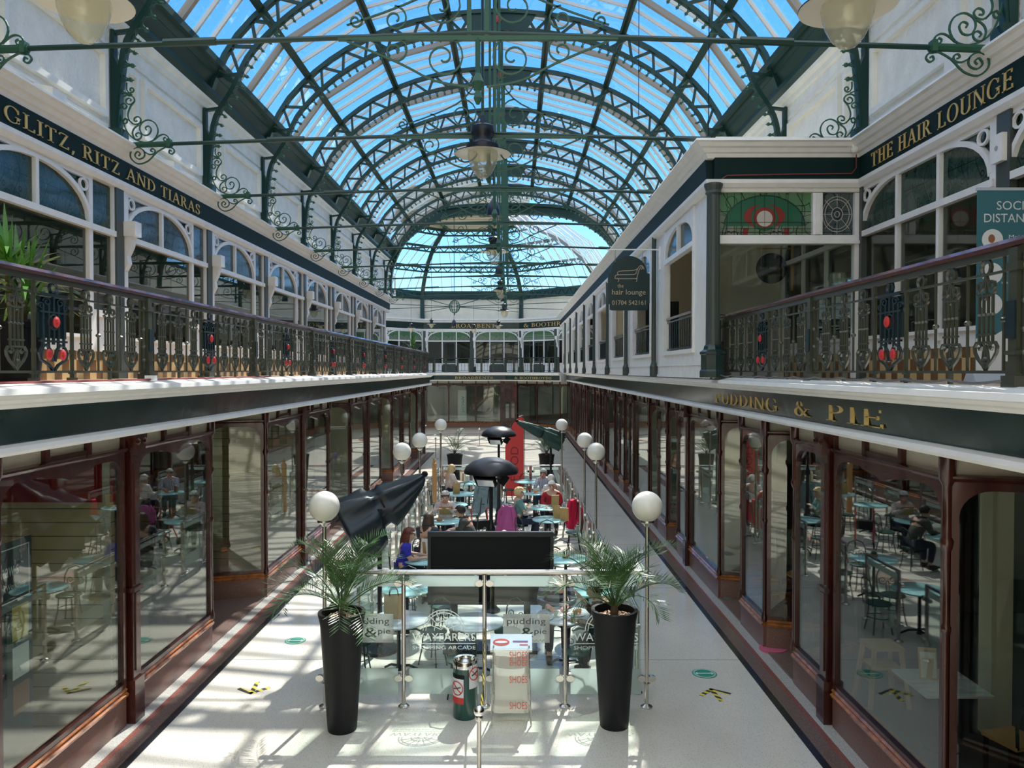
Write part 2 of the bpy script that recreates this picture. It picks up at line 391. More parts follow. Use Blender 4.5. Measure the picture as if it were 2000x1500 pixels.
G = {
 'I': (_st(.18), .36), 'L': (_st(.18)+_h(.18,.66,.03)+_tick(.64,0,.22), .70), 'T': (_st(.36)+_h(.02,.70,.97)+_tick(.05,.8,1)+_tick(.67,.8,1), .72),
 'H': (_st(.18)+_st(.66)+_h(.18,.66,.52), .84), 'N': (_th(.14)+_th(.74)+[_bar(.74,0,.14,1,T)], .88),
 'A': ([_bar(.10,0,.42,1,t_), _bar(.74,0,.42,1,T)]+_h(.22,.62,.34)+_sv(.10,.02)+_sv(.74,.02), .84),
 'E': (_st(.18)+_h(.18,.62,.97)+_h(.18,.52,.52)+_h(.18,.66,.03)+_tick(.60,.8,1)+_tick(.64,0,.22)+_tick(.52,.42,.62), .70),
 'F': (_st(.18)+_h(.18,.62,.97)+_h(.18,.52,.52)+_tick(.60,.8,1)+_tick(.52,.42,.62), .64),
 'Z': (_h(.06,.66,.97)+_h(.06,.68,.03)+[_bar(.12,0,.60,1,T)]+_tick(.09,.8,1)+_tick(.66,0,.2), .74),
 'P': (_st(.18)+_band(.32,.74,.32,.26,-PI/2,PI/2,T,t_)+_h(.18,.34,.97)+_h(.18,.34,.5), .68),
 'R': (_st(.18)+_band(.32,.75,.30,.25,-PI/2,PI/2,T,t_)+_h(.18,.34,.97)+_h(.18,.34,.52)+[_bar(.70,0,.40,.5,T)]+_sv(.72,.02), .80),
 'B': (_st(.18)+_band(.32,.76,.27,.24,-PI/2,PI/2,T,t_)+_band(.34,.27,.32,.27,-PI/2,PI/2,T,t_)+_h(.18,.34,.97)+_h(.18,.34,.53)+_h(.18,.36,.03), .72),
 'D': (_st(.18)+_band(.32,.5,.48,.5,-PI/2,PI/2,T,t_)+_h(.18,.34,.97)+_h(.18,.34,.03), .86),
 'O': (_band(.46,.5,.43,.52,0,2*PI,T,t_,24), .92), 'G': (_band(.46,.5,.43,.52,.65,2*PI-.55,T,t_,22)+[_bar(.76,.08,.76,.42,T)]+_sv(.76,.43)+_tick(.76,.68,.92), .92),
 'S': (_band(.32,.74,.24,.27,.35,PI*1.5,.13,t_,14)+_band(.32,.27,.26,.28,-PI*.85,PI*.5,.13,t_,14)+_tick(.54,.72,.95)+_tick(.09,.05,.28), .62),
 'U': ([_bar(.18,.3,.18,1,T), _bar(.72,.3,.72,1,t_)]+_sv(.18,.98)+_sv(.72,.98)+_band(.45,.32,.345,.33,PI,2*PI,T,t_,12), .86),
 'Y': ([_bar(.40,.45,.12,1,T), _bar(.40,.45,.70,1,t_), _bar(.40,0,.40,.5,T)]+_sv(.12,.98)+_sv(.70,.98)+_sv(.40,.02), .80),
 ',': ([_bar(.10,-.18,.18,.12,.06,.13)], .26), ' ': ([], .34),
 '&': (_band(.36,.76,.19,.23,-.5,PI*1.25,.11,t_,14)+_band(.34,.28,.30,.29,PI*.55,PI*1.95,.15,t_,16)+[_bar(.80,.0,.24,.72,.13)]+[_bar(.62,.2,.80,.5,t_)]+_sv(.80,.5)+_sv(.84,.02), .95),
}
def serif(mb, text, x0, x1, z0, h, d=.012, y=0.0):
    """gilt Roman capitals between x0 and x1 on the local plane y"""
    W = sum(G[c][1]+.10 for c in text)-.10; s = (x1-x0)/W; x = x0
    for c in text:
        for q in G[c][0]: mb.prism([(x+p[0]*s, z0+p[1]*h) for p in q], y, y+d)
        x += (G[c][1]+.10)*s
    return mb
def sans(mb, text, x0, x1, z0, h, d=.004, y=0.0, centre=None):
    """plain lettering fitted into a box on the local plane y"""
    cu = bpy.data.curves.new('t', 'FONT'); cu.body = text; cu.resolution_u = 3
    ob = bpy.data.objects.new('t', cu); me = ob.to_mesh()
    vs = [tuple(v.co) for v in me.vertices]; fs = [tuple(p.vertices) for p in me.polygons]
    ob.to_mesh_clear(); bpy.data.objects.remove(ob); bpy.data.curves.remove(cu)
    if not vs: return mb
    ax = min(v[0] for v in vs); bx = max(v[0] for v in vs); az = min(v[1] for v in vs); bz = max(v[1] for v in vs)
    sx = (x1-x0)/(bx-ax); sz = h/(bz-az)
    mb.add([(x0+(v[0]-ax)*sx, y+d, z0+(v[1]-az)*sz) for v in vs], fs)
    return mb

def serif_words(M, text, x0, x1, z0, h, d, y, mat_, parent):
    W = sum(G[c][1]+.10 for c in text)-.10; s = (x1-x0)/W; x = x0
    for w_ in text.split(' '):
        L = sum(G[c][1]+.10 for c in w_)*s
        serif(MB(M), w_, x, x+L-.10*s, z0, h, d, y).build('lettering', mat_, parent); x += L+(G[' '][1]+.10)*s
def sweep(path, prof, name, m, parent=None):
    """mitred run of a profile (out, z) along a plan polyline; out is to the left of the direction of travel"""
    P = [Vector(p) for p in path]; n = len(P); offs = []
    for i in range(n):
        ds = []
        if i: ds.append((P[i]-P[i-1]).normalized())
        if i < n-1: ds.append((P[i+1]-P[i]).normalized())
        ns = [Vector((-q.y, q.x)) for q in ds]
        if len(ns) == 1: offs.append(ns[0])
        else: k = ns[0]+ns[1]; offs.append(k/(1+ns[0].dot(ns[1])))
    b = MB(); b.strip(list(range(n)), lambda i: [(P[i].x+offs[i].x*o, P[i].y+offs[i].y*o, z) for o, z in prof])
    return b
# ------------------------------------------------------------------ camera, sky, sun
cam = bpy.data.cameras.new('camera'); cam.sensor_width = 36; cam.lens = 27.0; cam.clip_start = .05; cam.clip_end = 300
co = bpy.data.objects.new('camera', cam); COL.objects.link(co); co.location = (0, 0, 4.2)
co.rotation_euler = (math.radians(90-.993), 0, math.radians(.19)); SC.camera = co
w = bpy.data.worlds.new('sky'); SC.world = w; w.use_nodes = True
wn = w.node_tree.nodes; wl = w.node_tree.links; bg = wn['Background']
sk = wn.new('ShaderNodeTexSky'); sk.sky_type = 'NISHITA'; sk.sun_disc = False
SUN_EL, SUN_AZ = 50.0, 13.0
sk.sun_elevation = math.radians(SUN_EL); sk.sun_rotation = math.radians(SUN_AZ); sk.air_density = 1.0; sk.dust_density = 0; sk.ozone_density = 3.5
hs = wn.new('ShaderNodeHueSaturation'); hs.inputs['Saturation'].default_value = 1.25; hs.inputs['Value'].default_value = .105; wl.new(sk.outputs[0], hs.inputs['Color'])
# broken cloud added overhead, above the visible blue band, to brighten the shaded floor
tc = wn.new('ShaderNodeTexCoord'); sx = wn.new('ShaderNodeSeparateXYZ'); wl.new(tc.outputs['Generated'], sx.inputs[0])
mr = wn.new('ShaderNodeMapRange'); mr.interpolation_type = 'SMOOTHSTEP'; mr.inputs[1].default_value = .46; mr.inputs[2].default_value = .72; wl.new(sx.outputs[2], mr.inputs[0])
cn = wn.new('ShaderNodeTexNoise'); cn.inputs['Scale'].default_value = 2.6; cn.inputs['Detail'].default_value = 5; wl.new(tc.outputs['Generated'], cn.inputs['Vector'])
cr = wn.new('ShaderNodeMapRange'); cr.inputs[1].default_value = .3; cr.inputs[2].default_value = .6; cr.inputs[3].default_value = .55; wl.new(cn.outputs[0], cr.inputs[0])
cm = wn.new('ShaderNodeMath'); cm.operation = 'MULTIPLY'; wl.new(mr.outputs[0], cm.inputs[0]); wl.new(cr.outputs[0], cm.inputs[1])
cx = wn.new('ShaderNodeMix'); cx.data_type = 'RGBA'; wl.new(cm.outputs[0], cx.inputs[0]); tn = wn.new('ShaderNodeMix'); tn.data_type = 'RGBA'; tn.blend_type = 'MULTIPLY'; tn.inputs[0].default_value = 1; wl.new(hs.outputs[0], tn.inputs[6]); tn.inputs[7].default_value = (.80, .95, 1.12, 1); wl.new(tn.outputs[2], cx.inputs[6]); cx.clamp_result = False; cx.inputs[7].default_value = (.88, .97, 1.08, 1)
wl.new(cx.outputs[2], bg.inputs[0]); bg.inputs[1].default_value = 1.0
sl = bpy.data.lights.new('sun', 'SUN'); sl.energy = 3.7; sl.angle = math.radians(.6); sl.color = (1, .95, .86)
so = bpy.data.objects.new('sun', sl); COL.objects.link(so)
sd = Vector((-math.sin(math.radians(SUN_AZ))*math.cos(math.radians(SUN_EL)), -math.cos(math.radians(SUN_AZ))*math.cos(math.radians(SUN_EL)), -math.sin(math.radians(SUN_EL))))
so.rotation_euler = sd.to_track_quat('-Z', 'Y').to_euler(); so.location = (10, 40, 40)
SC.view_settings.view_transform = 'Standard'; SC.view_settings.look = 'None'; SC.view_settings.exposure = 1.15; SC.view_settings.gamma = 1; SC.view_settings.use_curve_mapping = False
cy = SC.cycles; cy.max_bounces = 8; cy.diffuse_bounces = 5; cy.glossy_bounces = 3; cy.transmission_bounces = 4; cy.transparent_max_bounces = 14
cy.use_denoising = True; cy.caustics_reflective = False; cy.caustics_refractive = False; cy.sample_clamp_indirect = 8
try: cy.denoiser = 'OPENIMAGEDENOISE'
except Exception: pass

L0, R0 = XC-4.18, XC+4.18      # lower shop planes
LS, RS = XC-6.08, XC+6.08      # upper shop planes
RB = 3.22                      # face of the projecting upper room
Y0, Y1 = -4.0, 39.3
OC = Vector((-3.2, 48.6, 0))   # middle of the far octagon
def oct(ang, ap, z=0):
    a = math.radians(ang); d = Vector((math.cos(a), math.sin(a), 0))
    return wallM(OC+d*ap+Vector((0,0,z)), (d.y, -d.x, 0), -d)
T8 = math.tan(PI/8)

# ------------------------------------------------------------------ floor, walls, slabs
struct('floor', MB().box(-13.5, 11, -5, 58.5, -.15, 0), 'floor_terrazzo')
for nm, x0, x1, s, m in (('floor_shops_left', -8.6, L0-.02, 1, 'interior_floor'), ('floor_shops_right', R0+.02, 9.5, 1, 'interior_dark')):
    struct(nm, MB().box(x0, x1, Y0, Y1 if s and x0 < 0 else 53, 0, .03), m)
n = 0
for side in (-1, 1):
    y1 = Y1 if side < 0 else 52.6
    for (a, b, m, z) in ((4.18, 4.02, 'strip_white', .006), (4.02, 3.95, 'strip_red', .006), (3.95, 3.77, 'strip_brown', .006), (3.77, 3.68, 'strip_black', .006)):
        n += 1; xs = sorted((XC+side*a, XC+side*b)); struct('trim_%d' % n, MB().box(xs[0], xs[1], Y0, y1, -.01, z), m)
# coloured terrazzo panels round the middle of the octagon and across the hall
def frame_mb(x0, x1, y0, y1, w):
    b = MB()
    for q in ((x0,x1,y0,y0+w),(x0,x1,y1-w,y1),(x0,x0+w,y0,y1),(x1-w,x1,y0,y1)): b.box(*q, -.01, .004)
    return b
for q in ((-3.0, 2.1, 26.6, 34.0, .3),):
    n += 1; struct('trim_%d' % n, frame_mb(*q), 'strip_red')
for q in ((-2.5, 1.6, 27.1, 33.5, .1),):
    n += 1; struct('trim_%d' % n, frame_mb(*q), 'strip_black')
for k in range(4):
    n += 1; y = 11.5+3.7*k
    b = MB(); b.prism([(-.45, y), (-.02, y-.9), (.4, y), (-.02, y+.9)], -.01, .004, 'xy'); struct('trim_%d' % n, b, 'pink_terrazzo')
b = MB(); b.ring(arc(OC.x, OC.y-1, 3.6, 3.6, 0, 2*PI*47/48, 47), arc(OC.x, OC.y-1, 3.3, 3.3, 0, 2*PI*47/48, 47), 0, .1)
b.v = [(x, z, .004 if y > .05 else -.01) for x, y, z in b.v]; n += 1; struct('trim_%d' % n, b, 'strip_red')

struct('slab_gallery_left', MB().box(-10.6, L0+.02, Y0, Y1, 3.62, 4.07), 'gallery_tile')
struct('slab_gallery_right', MB().box(R0-.02, 10.6, Y0, 52.9, 3.62, 4.07), 'gallery_tile')
struct('ceiling_left', MB().box(-10.6, LS-.1, Y0, Y1+.2, 7.72, 7.95), 'interior_cream')
b = MB().box(RS+.1, 10.6, Y0, 52.9, 7.72, 7.95); b.box(RB+.1, RS+.12, 12.65, 52.9, 7.72, 7.95); struct('ceiling_right', b, 'interior_cream')
struct('wall_back', MB().box(-10.6, 10.6, Y0-.3, Y0, 0, 14.5), 'plain_plaster')
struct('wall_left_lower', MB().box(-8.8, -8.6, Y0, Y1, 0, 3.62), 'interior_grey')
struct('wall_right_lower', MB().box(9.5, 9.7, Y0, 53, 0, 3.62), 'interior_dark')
struct('wall_left_upper', MB().box(-10.6, -10.4, Y0, Y1, 4.07, 7.72), 'interior_cream')
struct('wall_right_upper', MB().box(10.4, 10.6, Y0, 53, 4.07, 7.72), 'interior_cream')
b = MB().box(-10.6, L0-.12, Y1-.02, Y1+.12, 0, 4.05); b.box(-10.6, LS-.1, Y1-.02, Y1+.12, 4.05, 7.95); struct('wall_left_end', b, 'plain_plaster')
b = MB(); b.box(LS-.28, LS-.06, Y0, 40.6, 7.8, 9.92); struct('wall_left', b, 'plaster')
b = MB(); b.box(RS+.06, RS+.28, Y0, 52.9, 7.8, 9.92); struct('wall_right', b, 'plaster')
# raised panel mouldings on the clerestory walls: one big and one narrow frame to each bay
k = 0
for side in (-1, 1):
    x = LS-.06 if side < 0 else RS+.06
    for i in range(-1, 9):
        y = 8.85+BAY*i
        if side > 0 and i < 0: continue
        b = MB(wallM((x, y, 0), (0,1,0), (-side,0,0)))
        for (u0, u1, z0, z1) in ((.95, 3.45, 8.25, 9.3), (.30, .75, 8.25, 9.3)):
            b.ring([(u0,z0),(u1,z0),(u1,z1),(u0,z1)], [(u0+.09,z0+.09),(u1-.09,z0+.09),(u1-.09,z1-.09),(u0+.09,z1-.09)], 0, .09)
        b.box(.18, 3.55, 0, .035, 9.42, 9.47); b.box(.18, 3.55, 0, .03, 8.12, 8.16)
        k += 1; struct('trim_%d' % (30+k), b, 'cream_paint')
# wall-head cornice and the green eaves
for side in (-1, 1):
    x = LS-.06 if side < 0 else RS+.06
    ye = 40.6
    M = wallM((x, Y0, 0), (0,1,0), (-side,0,0)); ln = ye-Y0
    b = MB(M); b.prism([(0,9.72),(.05,9.74),(.07,9.82),(.14,9.86),(.16,9.92),(0,9.92)], 0, ln, 'yz'); k += 1; struct('trim_%d' % (30+k), b, 'cream_paint')
    b = MB(M); b.prism([(-.2,9.92),(.14,9.92),(.22,10.02),(.22,10.12),(.10,10.14),(.34,10.50),(.46,10.52),(.46,10.66),(.22,10.68),(-.2,10.1)], 0, ln, 'yz'); k += 1; struct('trim_%d' % (30+k), b, 'roof_green')
struct('wall_right_far', MB().box(RS+.06, RS+.28, 40.6, 52.9, 9.92, 10.1), 'roof_green')

# ------------------------------------------------------------------ cornices, fascias and their lettering
LOW_CORN = [(-.05,4.07),(.30,4.09),(.52,4.05),(.53,4.0),(.49,3.985),(.44,3.96),(.36,3.95),(.34,3.92),(.29,3.90),(.27,3.87),(.10,3.87),(-.05,3.87)]
UP_CORN = [(-.1,7.88),(.34,7.88),(.36,7.84),(.31,7.82),(.27,7.77),(.22,7.755),(.18,7.70),(.14,7.685),(.11,7.62),(-.1,7.62)]
def run(o, along, out, ln, prof): return MB(wallM(o, along, out)).prism(prof, 0, ln, 'yz')
lo = [((L0,Y0,0), (0,1,0), (1,0,0), Y1-Y0+.55, 'left'), ((R0,Y0,0), (0,1,0), (-1,0,0), 57, 'right')]
q = 80
for o, al, ou, ln, s in lo:
    dz = .03 if s == 'right' else 0
    q += 1; struct('trim_%d' % q, run(o, al, ou, ln, [(a, z+(dz if z < 4 else 0)) for a, z in LOW_CORN]), 'white_paint')
    q += 1; struct('trim_%d' % q, run(o, al, ou, ln, [(.0,3.47+dz),(.29,3.47+dz),(.31,3.50+dz),(.29,3.54+dz),(.24,3.56+dz),(0,3.56+dz)]), 'white_paint')
def fascia(o, along, out, ln, prof, label, texts=(), m='fascia'):
    t = thing('fascia_board', label, 'shop sign', o)
    b = MB(wallM((0,0,0), along, out)); b.prism(prof, 0, ln, 'yz'); b.build('board', m if o[2] < 1 and prof[0][1] < 5 else 'fascia_upper', t)
    for (s, x0, x1, z0, h, y) in texts:
        serif_words(wallM((0,0,0), along, out), s, x0, x1, z0, h, .012, y, 'gold', t)
    return t
fascia((L0,Y0,0), (0,1,0), (1,0,0), Y1-Y0+.2, [(0,3.54),(.22,3.55),(.27,3.88),(0,3.88)], 'long dark green fascia under the gallery that ends at the potted spiky plant')
rf = fascia((R0,52.6,0), (0,-1,0), (-1,0,0), 56.6, [(0,3.58),(.22,3.59),(.27,3.90),(0,3.90)], 'dark green lower fascia with gilt lettering PUDDING & PIE',
   [('PUDDING', 39.15, 42.35, 3.645, .185, .245), ('&', 42.95, 43.45, 3.645, .185, .245), ('PIE', 43.95, 45.3, 3.645, .185, .245)])
UPF = [(0,7.28),(.10,7.28),(.12,7.63),(0,7.63)]
fascia((LS,Y0,0), (0,1,0), (1,0,0), Y1-Y0+.1, UPF, 'long dark green upper fascia with gilt lettering GLITZ, RITZ AND TIARAS', [('GLITZ, RITZ AND TIARAS', 13.62, 19.6, 7.35, .20, .118)])
fascia((RS,12.55,0), (0,-1,0), (-1,0,0), 16.5, UPF, 'dark green upper fascia with gilt lettering THE HAIR LOUNGE', [('THE HAIR LOUNGE', .55, 3.95, 7.35, .22, .118)])
fascia((RB,12.55,0), (1,0,0), (0,-1,0), RS-RB, UPF, 'blank dark fascia facing the near end over the stained glass panels')
fascia((RB,52.4,0), (0,-1,0), (-1,0,0), 39.85, UPF, 'blank dark upper fascia along the projecting white gallery rooms')
q += 1; struct('trim_%d' % q, run((LS,Y0,0), (0,1,0), (1,0,0), Y1-Y0+.3, UP_CORN), 'white_paint')
LINT = [(-.02,7.16),(.09,7.16),(.14,7.22),(.14,7.28),(-.02,7.28)]
q += 1; struct('trim_%d' % q, run((LS,Y0,0), (0,1,0), (1,0,0), Y1-Y0, LINT), 'white_paint')
SP = [(RS,Y0),(RS,12.55),(RB,12.55),(RB,52.4)]
q += 1; struct('trim_%d' % q, sweep(SP, UP_CORN, '', ''), 'white_paint')
q += 1; struct('trim_%d' % q, sweep(SP, LINT, '', ''), 'white_paint')
struct('trim_99', MB().box(RB+.1, RS+.1, 12.75, 13.1, 7.86, 8.06), 'white_paint')

# ------------------------------------------------------------------ the vaulted roof
ZC = 6.7
def pol(a, r):
    q_ = abs(a); r += -.2+.30*math.sin(min(1, q_/50)*PI/2)**2-(.02*max(0, q_-52))
    return (r*math.sin(math.radians(a)), ZC+r*math.cos(math.radians(a)))
bc = [(6.03,8.12),(6.02,8.5),(5.97,9.0),(5.86,9.55)] + [pol(a, 6.5) for a in (58, 52, 46, 40, 34, 28, 22, 16, 10, 5, 0)]
bc = smooth2(bc, 3); half = bc; BC = half+[(-x, z) for x, z in reversed(half[:-1])]
TC = [pol(a, 6.95) for a in range(62, -63, -4)]
def chord(path, w, h):
    m = len(path); b = MB(); sec = []
    for i, (x, z) in enumerate(path):
        ax, az = path[max(i-1,0)]; bx, bz = path[min(i+1,m-1)]
        t = Vector((bx-ax, bz-az)).normalized(); nrm = Vector((-t.y, t.x))
        sec.append([(x+nrm.x*s*h/2, d*w/2, z+nrm.y*s*h/2) for s, d in ((-1,-1),(1,-1),(1,1),(-1,1))])
    return b.strip(list(range(m)), lambda i: sec[i])
LT = {-1: MB(), 1: MB()}; N_ = 40
for i in range(N_):
    a0 = -58+116*i/N_; a1 = -58+116*(i+1)/N_
    if abs((a0+a1)/2) < 6: continue
    r0, r1 = (6.5, 6.95) if i % 2 else (6.95, 6.5)
    p, q2 = pol(a0, r0), pol(a1, r1)
    LT[-1 if a0+a1 < 0 else 1].bar((p[0],0,p[1]), (q2[0],0,q2[1]), .06, .065, (0,1,0))
for a in (-57, -44, -27.5, -11, 11, 27.5, 44, 57):
    p, q2 = pol(a, 6.5), pol(a, 6.98); LT[-1 if a < 0 else 1].bar((p[0],0,p[1]), (q2[0],0,q2[1]), .07, .10, (0,1,0))
# cast scalloped edging with fleur points under the bottom chord
fr = MB(); acc = 0; step = .235; pts = []
for i in range(len(BC)-1):
    a = Vector(BC[i]); b_ = Vector(BC[i+1]); d = (b_-a); ln = d.length
    while acc <= ln:
        p = a+d*(acc/ln); pts.append((p, d.normalized())); acc += step
    acc -= ln
for i, (p, d) in enumerate(pts):
    nn = Vector((d.y, -d.x))
    if nn.dot(Vector((0, 7.0))-p) < 0: nn = -nn
    if p.y < 8.6: continue
    a = [p+nn*.03+d*(step/2*math.cos(t))+nn*(-.0+.09*math.sin(t)*1.0) for t in [PI*j/5 for j in range(6)]]
    a = [p+nn*(.14-.115*math.sin(PI*j/6))+d*(step*.5*-math.cos(PI*j/6)*.92) for j in range(7)]
    fr.tube([(v.x, 0, v.y) for v in a], .013, 4)
    c = p+nn*.16+d*(step/2); fr.ball((c.x, 0, c.y), .040, 6, 4)
    c0 = p+nn*.03+d*(step/2); c1 = p+nn*.215+d*(step/2)
    fr.tube([(c0.x,0,c0.y),(c1.x,0,c1.y)], .010, 4)
cp = MB(); P = [pol(a, 6.48) for a in (-6.5,-3,0,3,6.5)]+[pol(a, 6.97) for a in (8.5,4,0,-4,-8.5)]
cp.prism(P, -.03, .03)
rosette = MB(); rosette.ball((0,-.05,pol(0,6.74)[1]), .10, 10, 6, 1, .4, 1)
def bracket(s):
    b = MB()
    b.prism([(s*6.12,8.12),(s*6.03,8.12),(s*6.0,8.6),(s*5.95,9.0),(s*6.12,9.45)], -.07, .07)
    b.prism([(s*6.12,8.9),(s*6.06,8.9),(s*6.06,9.72),(s*6.12,9.72)], -.06, .06)
    b.bar((s*6.12,0,9.68), (s*5.78,0,9.72), .09, .05); b.box(s*6.15 if s < 0 else 5.92, -5.92 if s < 0 else 6.15, -.12, .12, 7.9, 8.12)
    return b
SCR = []   # scroll work at the foot of each truss: (distance from wall, height)
def zz(l): return [(-.262+.001176*x, 9.19-.001176*y) for x, y in l]
SCR.append(smooth2(zz([(285,560),(280,650),(305,770),(365,920),(460,1030),(610,1083),(740,1050),(800,930),(760,820),(660,775),(570,820),(545,900),(590,980),(670,975),(705,905),(670,860),(625,880),(640,915)]), 3))
SCR.append(smooth2(zz([(740,1055),(820,990),(885,975),(940,1010),(935,1060),(890,1065),(875,1030),(905,1015)]), 3))
SCR.append(smooth2(zz([(320,460),(390,430),(460,460),(475,520),(420,590),(385,690),(400,770),(470,835),(540,820),(565,770),(525,730),(475,750),(475,790),(515,790)]), 3))
SCR.append(smooth2(zz([(475,520),(430,560),(375,550),(360,505),(395,475),(430,495),(415,515)]), 3))
SCR.append(smooth2(zz([(285,590),(330,545),(370,580),(350,620),(310,610),(325,585)]), 3))
SCR.append(smooth2(zz([(310,800),(345,755),(375,790),(350,825),(325,805)]), 3)); SCR.append(smooth2(zz([(345,755),(400,780),(450,830)]), 3))
SCR.append(smooth2(zz([(540,840),(470,890),(445,960),(480,1040),(545,1035),(570,985),(530,950),(490,975),(510,1005)]), 3))
SCR.append(smooth2(zz([(370,260),(370,350),(410,400),(460,385),(465,345),(430,335),(415,365),(435,375)]), 3))
TSC = [smooth2(zz([(900,1150),(780,1220),(660,1340),(520,1380),(420,1300),(425,1200),(510,1150),(600,1200),(605,1280),(530,1315),(475,1265),(510,1210),(550,1240),(525,1270)]), 3),
       smooth2(zz([(600,1210),(680,1250),(745,1235),(755,1190),(715,1170),(695,1200),(725,1215)]), 3), smooth2(zz([(900,1150),(990,1160),(1025,1205),(990,1245),(950,1225),(960,1190),(985,1205)]), 3)]
def scrolls(L, s, r=.014):
    b = MB()
    for l in L: b.tube([(s*(6.06-d), 0, z) for d, z in l], r, 4)
    return b
PB = {'bottom_chord': chord(BC, .12, .09).mesh('bottom_chord', 'roof_green'), 'top_chord': chord(TC, .15, .10).mesh('top_chord', 'roof_green'),
      'lattice': LT[-1].mesh('lattice', 'roof_green'), 'lattice ': LT[1].mesh('lattice', 'roof_green'), 'fringe': fr.mesh('fringe', 'roof_scroll'), 'crown_plate': cp.mesh('crown_plate', 'roof_green')}
ros_me = rosette.mesh('rosette', 'red_paint')
br_me = {s: bracket(s).mesh('wall_bracket', 'roof_green') for s in (-1, 1)}; sc_me = {s: scrolls(SCR, s).mesh('scroll', 'roof_scroll') for s in (-1, 1)}
# tie rods: rod, couplers, end scrolls and the hanging filigree in the middle
td = MB(); td.tube([(-5.85,0,7.87),(0,0,8.06),(5.85,0,7.87)], .030, 6)
CP = {}
for s in (-1, 1): CP[s] = MB().tube([(s*3.6,0,7.953),(s*3.0,0,7.973)], .045, 6)
end_me = {}
for s in (-1, 1):
    b = scrolls(TSC, s); b.tube([(s*5.85,0,7.87),(s*5.15,0,7.893)], .045, 6); b.cbox((s*5.2,0,7.9), (.06,.1,.13)); end_me[s] = b.mesh('end_scroll', 'roof_scroll')
hb = MB()
for s in (-1, 1): hb.bar((s*.10,0,8.0), (s*.10,0,13.0), .05, .04, (0,1,0))
hb.bar((-.10,0,9.6), (.10,0,9.6), .03, .05); hb.bar((-.10,0,11.2), (.10,0,11.2), .03, .05)
FG = {}
for s in (-1, 1):
    fg = FG[s] = MB()
    for (cx, cz, r, tr) in ((.42,8.36,.25,1.6),(.95,8.22,.15,1.4),(.40,7.78,.26,1.6),(.95,7.86,.16,1.4),(.28,8.8,.16,1.3),(1.4,8.2,.09,1.2)):
        fg.tube([(s*x,0,z) for x, z in spiral(cx, cz, r, .03, PI*.5, tr, 26)], .014, 4)
    fg.tube([(s*x,0,z) for x, z in smooth2([(.1,7.45),(.5,7.52),(.9,7.72),(1.5,7.97)],3)], .016, 4)
    fg.tube([(s*x,0,z) for x, z in smooth2([(.1,9.05),(.4,8.62),(.85,8.38),(1.5,8.15)],3)], .014, 4)
fg = FG[0] = MB(); fg.lathe([(.02,7.25),(.05,7.32),(.03,7.4),(.07,7.5),(.03,7.6),(.03,8.0)], 8); fg.bar((-1.6,0,8.0),(1.6,0,8.0), .05, .05)
TD = {'rod': td.mesh('rod','roof_green'), 'coupler': CP[-1].mesh('coupler','roof_green'), 'coupler ': CP[1].mesh('coupler','roof_green'), 'hanger': hb.mesh('hanger','roof_scroll'), 'filigree': FG[-1].mesh('filigree','roof_scroll'), 'filigree ': FG[1].mesh('filigree','roof_scroll'), 'finial': FG[0].mesh('finial','roof_scroll')}
RIBS = [8.85+BAY*k for k in range(-2, 9)]
vis = 0
for y in RIBS:
    if y < 8: lab = 'arched green roof truss %s' % ('overhead, above the top edge of the view' if y > 3 else 'farthest overhead, out of view')
    else: lab = '%s arched green iron roof truss with scalloped fringe, counted from the near end' % ORD[vis]
    t = thing('roof_truss', lab, 'roof truss', (XC, y, 0), 0, 'arched iron roof trusses')
    for nm, me in PB.items():
        c = link(nm.strip(), me, t)
        if nm == 'crown_plate': link('rosette', ros_me, c)
    for s in (-1, 1): link('wall_bracket', br_me[s], t); link('scroll', sc_me[s], t)
    if y > 8:
        t = thing('tie_rod', '%s slender iron tie rod with scrolled ends, counted from the near end' % ORD[vis], 'tie rod', (XC, y, 0), 0, 'iron tie rods under the vault')
        for nm, me in TD.items(): link(nm.strip(), me, t)
        for s in (-1, 1): link('end_scroll', end_me[s], t)
        vis += 1
# heavy end arch where the vault meets the octagon
t = thing('end_arch', 'heavy dark green arch where the vaulted roof meets the domed end', 'arch', (XC, 40.45, 0))
AO = [(6.6,8.0),(6.58,9.0),(6.42,9.9),(5.95,11.0),(5.3,11.8),(4.4,12.35),(3.4,12.68),(2.0,12.84),(0,12.9)]
AO = smooth2(AO, 3); AO = AO+[(-x, z) for x, z in reversed(AO[:-1])]
AI = [(x*.925, (z-.42 if z > 12 else z-.42*max(0, (z-9)/3))) for x, z in AO]
chord(AI, .3, .14).build('bottom_chord', 'roof_green', t); chord(AO, .34, .16).build('top_chord', 'roof_green', t)
b = MB(); b.ring(AO+[(-6.55,8.0)], AI+[(-6.1,8.0)], -.05, .05); b.build('web_plate', 'roof_green', t)
for s in (-1, 1):
    b = MB()
    for x, z in [p for p in AI if p[0]*s > .3 and p[1] > 9.2][::1]: b.ball((x, -.05, z-.12), .055, 6, 4)
    b.build('fringe', 'roof_scroll', t)
# purlins
k = 0
for a in (-57, -44, -27.5, -11, 11, 27.5, 44, 57):
    x, z = pol(a, 7.03); k += 1; b = MB()
    for y in (0,):
        b.bar((XC+x, Y0, z), (XC+x, 40.6, z), .07, .22, (math.sin(math.radians(a)),0,math.cos(math.radians(a))))
        x2, z2 = pol(a, 6.94); b.bar((XC+x2, Y0, z2), (XC+x2, 40.6, z2), .18, .04, (math.sin(math.radians(a)),0,math.cos(math.radians(a))))
    o = struct('beam_%d' % k, b, 'roof_green')
b = MB(); b.bar((XC,Y0,13.78),(XC,40.6,13.78), .09, .18); b.bar((XC,Y0,13.54),(XC,40.6,13.54), .05, .10); struct('beam_9', b, 'roof_green')
